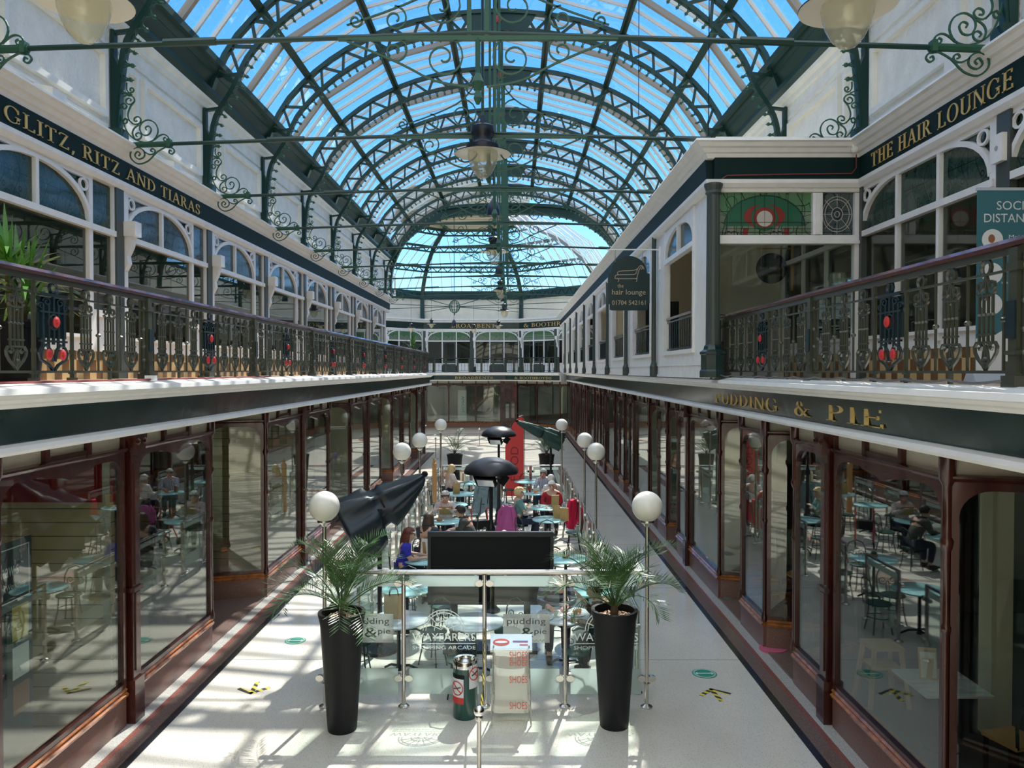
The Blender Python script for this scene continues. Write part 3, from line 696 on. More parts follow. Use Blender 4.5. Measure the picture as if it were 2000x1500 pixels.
# glazing, one window to each bay on each slope
FAC = [pol(57, 7.12), pol(44, 7.12), pol(27.5, 7.12), pol(11, 7.12), (0, 13.85)]
gm = {}; bm_ = {}; bb_ = {}
for s in (-1, 1):
    b = MB()
    for i in range(4): (x0,z0),(x1,z1) = FAC[i], FAC[i+1]; b.quad((s*x0,0,z0),(s*x0,BAY,z0),(s*x1,BAY,z1),(s*x1,0,z1))
    gm[s] = b.mesh('roof_glass', 'roof_glass')
    for (dct, w, h, m) in ((bm_, .055, .075, 'glazing_bar'), (bb_, .11, .13, 'glazing_brown')):
        b = MB()
        for i in range(4):
            (x0,z0),(x1,z1) = FAC[i], FAC[i+1]; b.bar((s*x0,0,z0-.03),(s*x1,0,z1-.03), w, h)
        dct[s] = b.mesh('glazing_bar', m)
n = 0
for y in [8.85+BAY*k for k in range(-3, 9)]:
    for s in (-1, 1):
        n += 1; o = link('window_%d' % n, gm[s], None, (XC, y, 0)); o['kind'] = 'structure'
        for j in range(1, 6): c = link('glazing_bar', (bb_ if j == 3 else bm_)[s], o, (0, BAY*j/6, 0))

# ------------------------------------------------------------------ the octagon and its dome
def seg(ang, ap, x0, x1, z0, z1, d0=0, d1=.2):
    return MB(oct(ang, ap)).box(x0, x1, d0, d1, z0, z1)
for ang, nm in ((90,'far'),(45,'far_right'),(135,'far_left'),(180,'octagon_left'),(225,'octagon_near')):
    h = 8.95*T8
    struct('wall_'+nm, MB(oct(ang, 8.95)).box(-h-.1, h+.1, -.2, 0, 7.9, 10.05), 'plain_plaster')
    if ang in (180, 225): struct('wall_%s_low' % nm, MB(oct(ang, 8.95)).box(-h-.1, h+.1, -.2, 0, 0, 7.95), 'plain_plaster')
for i, ang in enumerate((90,45,135)):
    h0 = 6.2*T8
    q += 1; struct('trim_%d' % (110+i), MB(oct(ang, 6.2)).prism([(-3.2,3.45),(-.02,3.47),(-.02,3.52),(0,3.54),(.04,3.86),(.20,3.9),(.22,4.05),(0,4.07),(-3.2,4.07)], -h0-.1, h0+.1, 'yz'), 'white_paint')
    fascia_len = h0
    t = thing('fascia_board', ['dark lower fascia with gilt lettering BROADBENTS at the far end', 'dark lower fascia with dim gilt lettering BOOTHROYDS at the far end', 'blank lower fascia at the far end beyond the gallery plant'][i], 'shop sign', oct(ang, 6.2).translation)
    Mx = oct(ang, 6.2); Mx.translation = (0,0,0)
    MB(Mx).prism([(.03,3.55),(.055,3.55),(.075,3.85),(.04,3.85)], -h0-.03, h0+.03, 'yz').build('board', 'fascia', t)
    if ang == 90: serif_words(Mx, 'BROADBENTS', -1.05, 1.65, 3.62, .16, .01, .075, 'gold', t)
    if ang == 45: serif_words(Mx, '& BOOTHROYDS', -1.6, 1.9, 3.62, .16, .01, .075, 'gold', t)
    h1 = 8.7*T8
    t = thing('fascia_board', ['dark upper fascia with gilt lettering BROADBENTS below the dome', 'dark upper fascia with gilt lettering BOOTHROYDS below the dome', 'blank dark upper fascia below the dome beyond the gallery plant'][i], 'shop sign', oct(ang, 8.7).translation)
    MB(Mx).prism([(0,7.3),(.10,7.3),(.12,7.78),(0,7.78)], -h1, h1, 'yz').build('board', 'fascia', t)
    if ang == 90: serif_words(Mx, 'BROADBENTS', -1.5, 2.05, 7.4, .28, .015, .12, 'gold', t)
    if ang == 45: serif_words(Mx, '& BOOTHROYDS', -3.1, 2.5, 7.4, .28, .015, .12, 'gold', t)
    struct('trim_%d' % (120+i), MB(oct(ang, 8.7)).prism([(-.25,7.78),(.14,7.78),(.2,7.88),(.34,7.95),(.34,8.05),(-.25,8.05)], -h1-.15, h1+.15, 'yz'), 'white_paint')
    struct('trim_%d' % (130+i), MB(oct(ang, 8.7)).prism([(-.02,7.16),(.08,7.16),(.12,7.3),(-.02,7.3)], -h1, h1, 'yz'), 'white_paint')
# dome: rings of lattice beams, hips, glass
DZ = [(8.85, 10.05), (7.75, 11.75), (6.1, 12.95), (4.0, 13.75)]
for j, (ap, z) in enumerate(DZ):
    for ang in (45, 90, 135):
        h = ap*T8; b = MB(oct(ang, ap)); k = max(6, int(2*h/.36))
        dep = .34 if j else .5
        b.box(-h, h, -.07, .07, z-.07, z+.08); b.box(-h, h, -.06, .06, z-dep-.05, z-dep+.05)
        if j == 0: b.box(-h, h, -.12, .02, z-dep, z+.05)
        for i in range(k):
            x0 = -h+2*h*i/k; x1 = -h+2*h*(i+1)/k; z0, z1 = (z, z-dep) if i % 2 else (z-dep, z)
            b.bar((x0,.03,z0),(x1,.03,z1), .06, .06, (0,1,0))
        lab = '%s lattice ring beam of the glazed dome, on the %s face' % (['lowest','second','third','topmost'][j], {90:'far',45:'hair-salon-side',135:'gallery-plant-side'}[ang])
        o = b.build('ring_beam', 'roof_green'); tag(o, lab, 'beam', 'lattice ring beams of the dome')
def octv(ang, r, z): a = math.radians(ang); d = Vector((math.cos(a), math.sin(a), 0)); p = OC+d*(r/math.cos(PI/8)); return Vector((p.x, p.y, z))
for v, lab in ((22.5, 'dark curved dome rib nearest the hair salon'), (67.5, 'dark curved dome rib behind the row of pendant lamps'), (112.5, 'dark curved dome rib above the far gallery plant'), (157.5, 'dark curved dome rib beside the end arch over the far gallery')):
    b = MB(); P = smooth2([tuple(octv(v, 8.85, 8.1)), tuple(octv(v, 8.85, 10.0))]+[tuple(octv(v, a, z)) for a, z in DZ[1:]]+[tuple(octv(v, 3.6, 13.9))], 3)
    b.tube(P, .20, 4); o = b.build('dome_rib', 'roof_green'); tag(o, lab, 'dome rib', 'curved ribs of the dome')
for i, ang in enumerate(range(-45, 271, 45)):
    if ang == 270: continue
    g = MB()
    for j in range(3):
        (a0, z0), (a1, z1) = DZ[j], DZ[j+1]; h0, h1 = a0*T8, a1*T8
        g.M = oct(ang, 0); g.quad((-h0,-a0,z0+.1),(h0,-a0,z0+.1),(h1,-a1,z1+.1),(-h1,-a1,z1+.1))
    o = struct('window_%d' % (40+i), g, 'roof_glass')
    for u in range(1, 10):
        b = MB(oct(ang, 0)); f = u/10*2-1
        for j in range(3):
            (a0, z0), (a1, z1) = DZ[j], DZ[j+1]; x = f*8.85*T8
            x0 = max(-a0*T8, min(a0*T8, x)); x1 = max(-a1*T8, min(a1*T8, x))
            if abs(x) > a0*T8: continue
            b.bar((x0,-a0,z0+.07),(x1 if abs(x) <= a1*T8 else x1,-a1,z1+.07), .04, .05)
        b.build('glazing_bar', 'glazing_bar', o)
    struct('wall_lantern_%s' % ORD[i], MB(oct(ang, 4.0)).box(-4*T8, 4*T8, -.1, 0, 13.75, 15.1), 'louvre')
struct('ceiling_dome', MB().lathe([(4.4,15.1),(.5,15.6)], 8, (OC.x,OC.y,0)), 'white_paint')
# ------------------------------------------------------------------ ground-floor shopfronts
def win(M, u0, u1, par, low=.44, top=3.24, plinth=True, panel=.8, pane='shop_glass', scal=True):
    if plinth:
        MB(M).box(u0, u1, -.14, .015, 0, low-.08).build('plinth', 'granite', par)
        MB(M).prism([(-.14,low-.08),(.04,low-.08),(.05,low-.05),(.02,low-.03),(.035,low),(.0,low+.03),(-.14,low+.03)], u0, u1, 'yz').build('sill', 'sill_wood', par)
    z0 = low+.03; wd = u1-u0; rx = min(.26, wd*.33)
    b = MB(M); b.ring(rect_outer(u0, u1, z0, top), rect_arch(u0+.06, u1-.06, z0+.05, top-.07, rx, .24), -.05, .02)
    if wd > 1.6 and scal:   # a carved drop in the middle of a wide head
        c = (u0+u1)/2; b.prism([(c-.5,top-.06),(c+.5,top-.06),(c+.4,top-.10),(c+.12,top-.13),(c,top-.17),(c-.12,top-.13),(c-.4,top-.10)], -.04, .025)
    b.build('surround', 'mahogany', par)
    MB(M).box(u0+.03, u1-.03, -.022, -.014, z0+.02, top-.03).build('pane', pane, par)
    n = max(1, round(wd/panel)); b = MB(M)
    b.prism([(-.05,top),(.03,top),(.06,top+.03),(.06,top+.05),(.02,top+.06),(-.05,top+.06)], u0, u1, 'yz')
    for i in range(n+1):
        x = u0+wd*i/n; b.box(max(u0,x-.035), min(u1,x+.035), -.05, .03, top+.06, 3.56)
    if n > 2: b.box(u0+wd/n, u0+2*wd/n, -.04, .02, top+.06, top+.11); b.box(u0+wd/n, u0+2*wd/n, -.04, .02, 3.47, 3.56)
    b.build('transom_frame', 'mahogany', par)
    MB(M).box(u0+.01, u1-.01, -.04, -.02, top+.06, 3.58).build('transom_panel', 'transom_panel', par)
def post(M, u, y, par):
    b = MB(M); b.lathe([(.05,.44),(.05,.5),(.035,.56),(.03,.6),(.03,1.9),(.045,1.93),(.045,1.97),(.03,2.0),(.03,2.62),(.05,2.66),(.06,2.72),(.04,2.76),(.04,3.2),(.07,3.26),(.07,3.55)], 10, (u, y, 0)); b.build('corner_post', 'mahogany', par, True)
def pillar_mb(M, u):
    b = MB(M); b.box(u-.115, u+.115, -.1, .10, 0, .52); b.box(u-.09, u+.09, -.1, .07, .52, 3.38); b.box(u-.05, u+.05, .06, .085, .62, 1.55); b.box(u-.05, u+.05, .06, .085, 1.65, 3.1)
    b.box(u-.11, u+.11, -.1, .10, 1.57, 1.62); b.prism([(u-.09,3.2),(u+.09,3.2),(u+.15,3.42),(u+.15,3.5),(u-.15,3.5),(u-.15,3.42)], -.1, .14); b.ball((u-.08,.12,3.36), .05, 7, 5); b.ball((u+.08,.12,3.36), .05, 7, 5)
    return b
def splay(M, pa, pb):
    """local frame of a splayed side running from the street corner pa to the door jamb pb (local u,y)"""
    a = M @ Vector((pa[0], pa[1], 0)); b = M @ Vector((pb[0], pb[1], 0)); al = (b-a)
    out = Vector((al.y, -al.x, 0)); mid = M @ Vector(((pa[0]+pb[0])/2, .3, 0))
    return al, out
def recess(M, u0, u1, par, depth=1.0, ins=.32, door=True):
    for (p, q, dirn) in (((u1,0),(u1-ins,-depth),-1), ((u0,0),(u0+ins,-depth),1)):
        a = M @ Vector((p[0],p[1],0)); b = M @ Vector((q[0],q[1],0)); al = b-a
        cen = M @ Vector(((u0+u1)/2, -depth/2, 0)); out = Vector((al.y,-al.x,0))
        if out.dot(cen-a) < 0: out = -out
        win(wallM(a, al, out), .03, al.length, par, panel=1.2, scal=False)
        post(M, p[0]-.0*dirn, p[1], par)
    # floor of the lobby, header and door
    MB(M).prism([(u0,.0),(u1,.0),(u1-ins,-depth-.1),(u0+ins,-depth-.1)], 0, .034, 'xy').build('lobby_floor', 'strip_brown', par)
    a, b_ = u0+ins, u1-ins
    D = MB(M); D.ring([(a,.03),(b_,.03),(b_,3.56),(a,3.56)], [(a+.07,.05),(b_-.07,.05),(b_-.07,2.35),(a+.07,2.35)], -depth-.06, -depth+.02)
    D.build('door_frame', 'mahogany', par)
    d = MB(M); d.ring(rect_outer(a+.07,b_-.07,.05,2.35), rect_arch(a+.17,b_-.17,.6,2.22,.2,.2), -depth-.04, -depth); o = d.build('door', 'mahogany', par)
    MB(M).box(a+.16, b_-.16, -depth-.025, -depth-.018, .58, 2.24).build('pane', 'shop_glass', o)
    MB(M).box(a+.10, a+.13, -depth, -depth+.05, 1.0, 1.3).build('handle', 'brass', o)
LW = [[('w',.12,2.42),('r',2.42,5.0),('w',5.0,7.24)], [('w',.12,1.12),('r',1.12,2.36),('w',2.36,3.52),('r',3.52,4.92),('w',4.92,7.24)]]
for side in (0, 1):
    for k in range(-1, 6):
        y = 9.15+7.4*k
        if side == 0 and k > 4: continue
        x = (L0, R0)[side]; M = wallM((x, y, 0), (0,1,0), ((1,0,0),(-1,0,0))[side]); Z = Matrix(M); Z.translation = (0,0,0)
        if side == 0 and k == 4: break
        who = 'opposite the cafe' if side == 0 else 'on the cafe side'
        lab = ['dark wood shopfront with splayed lobby on the jewellery poster side, %s from the near end', 'dark wood shopfront with two lobbies on the shaded side, %s from the near end'][side] % ORD[k+1]
        t = thing('shopfront', lab, 'shopfront', (x, y, 0), 0, ['shopfronts on the sunlit side', 'shopfronts on the shaded side'][side])
        pillar_mb(Z, 0).build('pillar', 'mahogany', t)
        for kind, a, b in LW[side]:
            if k == -1 and b < 3: continue
            if kind == 'w': win(Z, a, b, t)
            else: recess(Z, a, b, t)
t = thing('shop_pillar', 'dark wood pillar at the far corner of the sunlit shopfronts', 'pillar', (L0, 38.75, 0)); pillar_mb(wallM((0,0,0),(0,1,0),(1,0,0)), 0).build('shaft', 'mahogany', t)
MB(wallM((0,0,0),(0,1,0),(1,0,0))).box(.1,.5,-.1,0,0,3.55).build('end_panel', 'mahogany', t)
# far end of the hall
M = oct(90, 8.0); Z = Matrix(M); Z.translation = (0,0,0)
t = thing('shopfront', 'wide empty shopfront with arched panes at the far end of the hall', 'shopfront', M.translation)
for a, b in ((-3.3,-1.65),(-1.65,.35),(.35,2.2)): win(Z, a, b, t, .36, 3.2)
pillar_mb(Z, 2.3).build('pillar', 'mahogany', t)
d = MB(Z); d.ring([(2.4,.02),(3.35,.02),(3.35,3.56),(2.4,3.56)], [(2.46,.05),(3.29,.05),(3.29,2.1),(2.46,2.1)], -.06, .03); d.box(2.4,3.35,-.04,0,2.1,3.56); d.build('door_frame', 'mahogany', t)
for s, a in ((0,2.46),(1,2.88)):
    d = MB(Z); d.ring(rect_outer(a,a+.41,.05,2.1), rect_arch(a+.09,a+.32,.7,1.98,.1,.1), -.04, 0); o = d.build('door', 'mahogany', t); MB(Z).box(a+.08,a+.33,-.03,-.02,.68,2.0).build('pane', 'shop_glass', o)
for a in (2.5, 2.92): MB(Z).box(a,a+.36,0,.01,2.5,3.45).build('transom_panel', 'transom_panel', t)
for tx, a, b, z, h in (('BEALES',-2.4,-1.5,2.86,.13),('BEALES',.45,1.35,2.86,.13)):
    serif(MB(Z), tx.replace('.',''), a, b, z, h, .006, .0).build('lettering', 'ink', t)
sans(MB(Z), 'APRICOT', -.2, 1.05, 2.42, .11, .004, 0).build('lettering', 'ink', t)
MB(Z).box(-1.0,-.35,-.3,-.27,.5,2.75).build('display_panel', 'banner_white', t)
b = MB(Z @ Matrix.Translation((-.62,-.26,1.0)) @ Matrix.Rotation(PI/2, 4, 'Y')); sans(b, 'APRICOT', -1.3, -.1, -.1, .2, .004, 0).build('lettering', 'ink', t)
M = oct(45, 8.0); Z = Matrix(M); Z.translation = (0,0,0)
t = thing('shopfront', 'dim shopfront beside the far double doors with grey lettering on its glass', 'shopfront', M.translation)
for a, b in ((-3.2,-1.2),(-1.2,1.0),(1.0,3.2)): win(Z, a, b, t, .36, 3.2)
serif(MB(Z), 'BEALES', -2.9, -1.8, 2.86, .13, .006, 0).build('lettering', 'ink', t); sans(MB(Z), 'APRICOT', -2.6, -.9, 2.35, .17, .004, 0).build('lettering', 'ink', t)
M = oct(135, 8.0); Z = Matrix(M); Z.translation = (0,0,0)
t = thing('shopfront', 'shopfront at the far end half hidden behind the sunlit shops', 'shopfront', M.translation)
for a, b in ((-3.2,-1.2),(-1.2,1.0),(1.0,3.2)): win(Z, a, b, t, .36, 3.2)
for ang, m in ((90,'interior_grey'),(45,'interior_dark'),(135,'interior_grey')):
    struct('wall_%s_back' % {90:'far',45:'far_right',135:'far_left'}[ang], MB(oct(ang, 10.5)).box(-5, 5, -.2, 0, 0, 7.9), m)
    struct('ceiling_%s' % {90:'far',45:'far_right',135:'far_left'}[ang], MB(oct(ang, 8.7)).box(-3.9, 3.9, -1.9, -.06, 7.79, 7.9), 'interior_cream')

# ------------------------------------------------------------------ upper shopfronts
def upper(M, L, lights, side, par, glass_='upper_glass', st='stained_blue', door=False, corbel=True, low=4.75, open_=False):
    u0 = .30; u1 = L-.08-(.78 if side else 0)
    b = MB(M).box(-.12, .12, -.04, .07, 4.07, 7.2); b.box(-.15, .15, -.04, .10, 4.07, 4.4); b.build('pilaster', 'pilaster_green', par)
    if corbel:
        b = MB(M); b.box(.13,.29,.0,.06,6.4,7.2); b.box(.10,.32,.0,.26,6.42,6.66); b.prism([(.0,6.42),(.2,6.42),(.17,6.25),(.10,6.1),(.12,5.98),(.06,5.86),(0,5.86)], .14, .28, 'yz'); b.build('corbel', 'white_paint', par)
    cz, rz = 6.44, .66
    b = MB(M)
    b.box(u0-.12, u0, -.04, .04, 4.5, 7.18); b.box(u1, u1+.1, -.04, .04, 4.5, 7.18); b.box(u0, u1, -.04, .04, 7.10, 7.18)
    if side: b.box(L-.16, L-.10, -.04, .04, 4.5, 7.18)
    b.box(u0-.1, L-.12, -.04, .07, 6.36, 6.45)
    c = (u0+u1)/2; h = (u1-u0)/2
    if lights == 2: hx = h
    n = 14; A = []
    rx = .62*h if lights == 3 else .95*h
    inner = rect_arch(u0+.02, u1-.02, 6.45, 7.08, rx, .58, 8)[2:]
    outer = rect_arch(u0-.03, u1+.03, 6.45, 7.14, rx, .60, 8)[2:]
    for i in range(len(inner)-1): b.add([(p[0],d,p[1]) for p in (outer[i],outer[i+1],inner[i+1],inner[i]) for d in (-.03,.05)], [(0,2,4,6),(1,7,5,3),(0,1,3,2),(2,3,5,4),(4,5,7,6),(6,7,1,0)])
    for s in (-1, 1):
        b.tube([(c+s*(h-.14)+.10*math.cos(a), .03, 7.0+.085*math.sin(a)) for a in [2*PI*i/12 for i in range(12)]], .022, 4, closed=True)
    for i in range(1, lights): x = u0+(u1-u0)*i/lights; b.box(x-.035, x+.035, -.03, .045, 4.6 if (lights == 3) else 6.45, 7.1)
    b.box(u0, u1, -.04, .05, low-.05, low)
    b.build('window_frame', 'white_paint', par)
    MB(M).box(u0, u1, -.02, -.012, 6.4, 7.14).build('stained_pane', st, par)
    if not open_:
        for i in range(lights if lights == 3 else 1):
            nl = lights if lights == 3 else 1
            a, d = u0+(u1-u0)*i/nl, u0+(u1-u0)*(i+1)/nl
            if door and i == 1:
                o = MB(M).ring(rect_outer(a+.04,d-.04,4.1,6.36), rect_arch(a+.14,d-.14,4.9,6.25,.12,.12), -.04, .0).build('door', 'pilaster_green', par)
                MB(M).box(a+.13,d-.13,-.03,-.02,4.88,6.27).build('pane', 'upper_glass', o)
            else: MB(M).box(a+.02, d-.02, -.02, -.012, low, 6.4).build('pane', glass_, par)
    if side:
        x = L-.14; MB(M).box(u1+.1, x, -.02, -.012, 6.44, 7.14).build('stained_pane', st, par); MB(M).box(u1+.1, x, -.02, -.012, low+.35, 6.38).build('pane', glass_, par)
        MB(M).ring([(u1+.1,4.5),(x,4.5),(x,low+.40),(u1+.1,low+.40)], [(u1+.2,4.6),(x-.1,4.6),(x-.1,low+.3),(u1+.2,low+.3)], -.02, .02).build('side_panel', 'white_paint', par)
        MB(M).box(u1+.1, x, -.03, -.02, 4.5, low+.36).build('panel_back', 'white_paint', par)
    if not door:
        MB(M).box(u0-.1, u1+.1, -.05, .0, 4.5, low-.03).build('stall_riser', 'white_paint', par); MB(M).box(.12, L-.12, -.06, -.01, 4.07, 4.5).build('skirting', 'skirting_tile', par)
    else:
        for i in (0, 2): a = u0+(u1-u0)*i/3; MB(M).box(a+.04, a+(u1-u0)/3-.04, -.05, .0, 4.1, low-.03).build('stall_riser', 'white_paint', par)
for k in range(-1, 8):
    y = 8.85+BAY*k; M = wallM((0,0,0), (0,1,0), (1,0,0))
    t = thing('upper_shopfront', '%s white framed gallery shopfront behind the sunlit railing, from the near end' % ORD[k+1], 'shopfront', (LS, y, 0), 0, 'gallery shopfronts on the sunlit side')
    upper(M, BAY, 2, True, t, st='stained_green' if k == 0 else 'stained_blue')
for k in range(-1, 2):
    y = 8.85+BAY*k; M = wallM((0,0,0), (0,1,0), (-1,0,0))
    t = thing('upper_shopfront', '%s three-light gallery shopfront with dark leaded glass on the salon side, from the near end' % ORD[k+1], 'shopfront', (RS, y, 0), 0, 'gallery shopfronts on the salon side')
    upper(M, BAY, 3, False, t, st='stained_green', corbel=False)
i = 0
for ang, (xs, w) in ((90, ((-3.55, 0.0), 3.55)), (45, ((-3.55, 0.0), 3.55)), (135, ((-3.55, 0.0), 3.55))):
    M = oct(ang, 8.7); Z = Matrix(M); Z.translation = (0,0,0)
    for x in xs:
        P = M @ Vector((x,0,0)); Zz = Matrix(Z)
        t = thing('upper_shopfront', ['far gallery shopfront with green leaded lights and dark doors beside the potted plant', 'far gallery shopfront under the middle of the gilt BROADBENTS board', 'far gallery shopfront with teal sticker on its dark door', 'far gallery shopfront hidden by the salon side', 'far gallery shopfront hidden by the sunlit gallery', 'far gallery shopfront at the sunlit gallery end'][i], 'shopfront', P)
        upper(Zz, w, 3, False, t, st='stained_mix', door=True); i += 1

# ------------------------------------------------------------------ projecting salon rooms over the shaded side
t = thing('salon_shopfront', 'white salon front with stained glass panels over a wide opening, facing the near end', 'shopfront', (RB, 12.55, 0))
Z = wallM((0,0,0), (1,0,0), (0,-1,0)); W = RS-RB
b = MB(Z)
for a, c, z0, z1 in ((.0,.10,4.07,7.2),(1.62,1.78,6.41,7.09),(W-.14,W-.002,4.08,7.09),(0,W,7.10,7.2),(0,W,6.30,6.40)): b.box(a, c, -.10, .03 if c-a > 1 else .024, z0, z1)
b.box(1.66, 1.74, -.08, .05, 6.42, 7.08); b.box(-.05, W, -.12, .06, 6.26, 6.31)
b.build('window_frame', 'white_paint', t)
g = MB(Z).box(.10, 1.62, -.06, -.05, 6.40, 7.10).build('stained_pane', 'stained_mix', t)
def shape(pts, m, d=.0, nm='glass_piece'): MB(Z).prism(pts, -.052+d, -.046+d).build(nm, m, g)
c = .86
shape([(c-.62,6.56),(c+.62,6.56)]+arc(c,6.56,.66,.50,0,PI,16), 'stained_leaf', 0)
shape(arc(c,6.72,.34,.20,0,2*PI,20)[:-1], 'stained_red', .003); shape(arc(c,6.70,.22,.22,0,2*PI,20)[:-1], 'stained_leaf', .006); shape(arc(c,6.70,.18,.17,0,2*PI,20)[:-1], 'stained_red', .009); shape(arc(c,6.68,.13,.13,0,2*PI,20)[:-1], 'stained_pale', .012)
for x in (.55, 1.22): shape([(x-.04,6.41),(x+.04,6.41),(x+.04,6.53),(x-.04,6.53)], 'stained_red', .003)
b = MB(Z)
b.tube([(x,-.035,z) for x, z in arc(c,6.56,.66,.50,0,PI,16)], .006, 4)
for z in (6.46, 6.52, 6.62): b.tube([(.1,-.035,z),(1.62,-.035,z)], .005, 4)
for x in (.25,.48,.7,.86,1.02,1.24,1.47): b.tube([(x,-.035,6.4),(x,-.035,7.1)], .004, 4)
b.build('lead_lines', 'lead', g)
g2 = MB(Z).box(1.78, W-.14, -.06, -.05, 6.40, 7.10).build('stained_pane', 'stained_blue', t)
b = MB(Z); cx = (1.78+W-.14)/2
for r in (.24, .20, .09, .04): b.tube([(cx+r*math.cos(a),-.04,6.75+r*1.2*math.sin(a)) for a in [2*PI*i/20 for i in range(20)]], .007, 4, closed=True)
for a in range(0, 360, 45): b.tube([(cx+.09*math.cos(math.radians(a)),-.04,6.75+.1*math.sin(math.radians(a))),(cx+.28*math.cos(math.radians(a)),-.04,6.75+.33*math.sin(math.radians(a)))], .005, 4)
b.build('lead_lines', 'stained_pale', g2)
MB(Z).box(.10, W-.14, -.06, -.05, 4.9, 6.28).build('pane', 'clear_glass', t)
t = thing('corner_column', 'dark green fluted column on a moulded base at the corner of the salon', 'column', (RB-.02, 12.42, 4.07))
b = MB(); n = 20; b.lathe([(.115,.55),(.10,3.0)], 16); 
for i in range(12): a = 2*PI*i/12; b.bar((.105*math.cos(a),.105*math.sin(a),.6),(.095*math.cos(a),.095*math.sin(a),2.95), .018, .018)
b.build('shaft', 'pilaster_green', t)
MB().lathe([(.21,.02),(.21,.12),(.19,.15),(.19,.38),(.21,.40),(.21,.43),(.15,.47),(.14,.52),(.115,.56)], 8).build('base', 'fascia', t)
MB().lathe([(.10,2.95),(.13,2.98),(.12,3.02),(.15,3.10),(.15,3.13)], 16).build('capital', 'pilaster_green', t)
M = wallM((0,0,0), (0,1,0), (-1,0,0))
for k in range(9):
    y = 13.0+4.35*k; L = 4.35
    t = thing('salon_bay', '%s bay of the white salon wall with arched leaded light, from the fluted column' % ORD[k], 'wall bay', (RB, y, 0), 0, 'bays of the white salon wall')
    b = MB(M).box(-.45 if k == 0 else -.1, .8, -.12, 0, 4.07, 7.2); b.box(3.5, L-.1, -.12, 0, 4.07, 7.2); b.box(.8, 3.5, -.12, 0, 4.07, 4.55)
    b.box(.8, 3.5, -.12, 0, 7.12, 7.2); b.box(-.1, L-.1, 0, .02, 4.3, 4.33); b.box(-.1, L-.1, 0, .02, 4.07, 4.12); b.box(.76, 3.54, -.12, .05, 4.53, 4.60); b.box(.76,.86,-.1,.03,4.6,7.15); b.box(3.44,3.54,-.1,.03,4.6,7.15)
    b.build('white_panelling', 'white_paint', t)
    if k: MB(M).lathe([(.09,4.07),(.09,4.3),(.07,4.34),(.055,4.4),(.05,7.2)], 10, (-.0,.08,0)).build('downpipe', 'pilaster_green', t)
    b = MB(M); inn = rect_arch(.9, 3.4, 6.55, 7.05, 1.15, .45, 7); 
    b.ring(rect_outer(.84,3.46,6.5,7.14,7), inn, -.06, .02); b.box(2.11,2.19,-.06,.03,6.5,7.06); b.box(.84,3.46,-.08,.04,6.44,6.53); b.build('window_frame', 'white_paint', t)
    MB(M).box(.86, 3.44, -.05, -.04, 6.5, 7.1).build('stained_pane', 'stained_blue', t)
    b = MB(M); b.box(.86,3.44,-.08,-.02,5.26,5.31); b.build('handrail', 'handrail_wood', t)
    b = MB(M); b.box(.86,3.44,-.06,-.04,5.20,5.23); b.box(.86,3.44,-.06,-.04,4.62,4.66)
    for i in range(1, 14): x = .86+2.58*i/14; b.bar((x,-.05,4.62),(x,-.05,5.22), .018, .018)
    b.build('window_guard_grille', 'rail_dark', t)
struct('wall_salon_inner', MB().box(RS-.05, RS+.05, 16.3, 52.6, 4.07, 7.72), 'interior_cream')
t = thing('room_divider', 'cream room divider with a dark doorway inside the salon', 'partition', (RB+.2, 23.0, 4.07))
b = MB(); b.box(0,.5,0,.1,0,3.6); b.box(1.5,2.3,0,.1,0,3.6); b.box(.5,1.5,0,.1,2.2,3.6); b.build('panel', 'interior_cream', t); MB().box(.5,1.5,.04,.08,0,2.2).build('door', 'interior_dark', t)

# ------------------------------------------------------------------ gallery railings
def lyre_mb():
    b = MB(Matrix.Diagonal((1.3,1.3,1,1))); r = .009
    b.tube([(.045*math.cos(a),0,.875+.055*math.sin(a)) for a in [2*PI*i/12 for i in range(12)]], .013, 5, closed=True)
    for x in (-.062,-.021,.021,.062): b.tube([(x,0,.31),(x,0,.69)], r, 4); b.ball((x,0,.53), .014, 5, 4)
    for z in (.385,.325): b.bar((-.075,0,z),(.075,0,z), .02, .016)
    b.tube([(x,0,z) for x, z in [(-.085,.70),(-.06,.675),(0,.665),(.06,.675),(.085,.70)]], .011, 4)
    for s in (-1, 1):
        b.tube([(s*x,0,z) for x, z in [(0,.12),(.02,.15),(.07,.20),(.10,.25),(.105,.29),(.085,.325),(.05,.325),(.035,.295),(.055,.27),(.065,.29)]], .011, 4)
        b.tube([(s*x,0,z) for x, z in [(0,.82),(.02,.77),(.03,.73),(.055,.71),(.08,.73),(.075,.765),(.05,.775),(.042,.755)]], .010, 4)
        b.tube([(s*x,0,z) for x, z in [(0,.16),(.03,.19),(.02,.25),(.005,.30)]], .008, 4)
    b.ball((0,0,.205), .018, 5, 4); b.tube([(0,0,.10),(0,0,.31)], .009, 4); b.tube([(0,0,.66),(0,0,.82)], .009, 4); b.ball((0,0,.645), .013, 5, 4)
    return b
def bal_mb(r=.012):
    b = MB(); b.tube([(0,0,.10),(0,0,.95)], r, 5)
    for z in (.48,): b.lathe([(r,z-.02),(r*2.2,z-.008),(r*2.2,z+.008),(r,z+.02)], 8)
    return b
def thick_mb():
    b = MB(); b.tube([(0,0,.0),(0,0,.95)], .021, 6)
    for z, w in ((.03,.07),(.10,.05),(.30,.036),(.66,.036),(.84,.045)): b.cbox((0,0,z), (w,w,.035))
    return b
def post_mb():
    b = MB(); b.cbox((0,0,.04), (.15,.15,.08)); b.cbox((0,0,.13), (.11,.11,.1)); b.box(-.045,.045,-.045,.045,.18,.97); b.cbox((0,0,.24), (.12,.12,.03))
    for sx in (-.06, .06):
        b.tube([(sx,0,.1),(sx,0,.95)], .014, 5)
        for z in (.24,.40,.60,.84): b.ball((sx,0,z), .024, 6, 4)
    b.cbox((0,0,.84), (.13,.11,.06)); return b
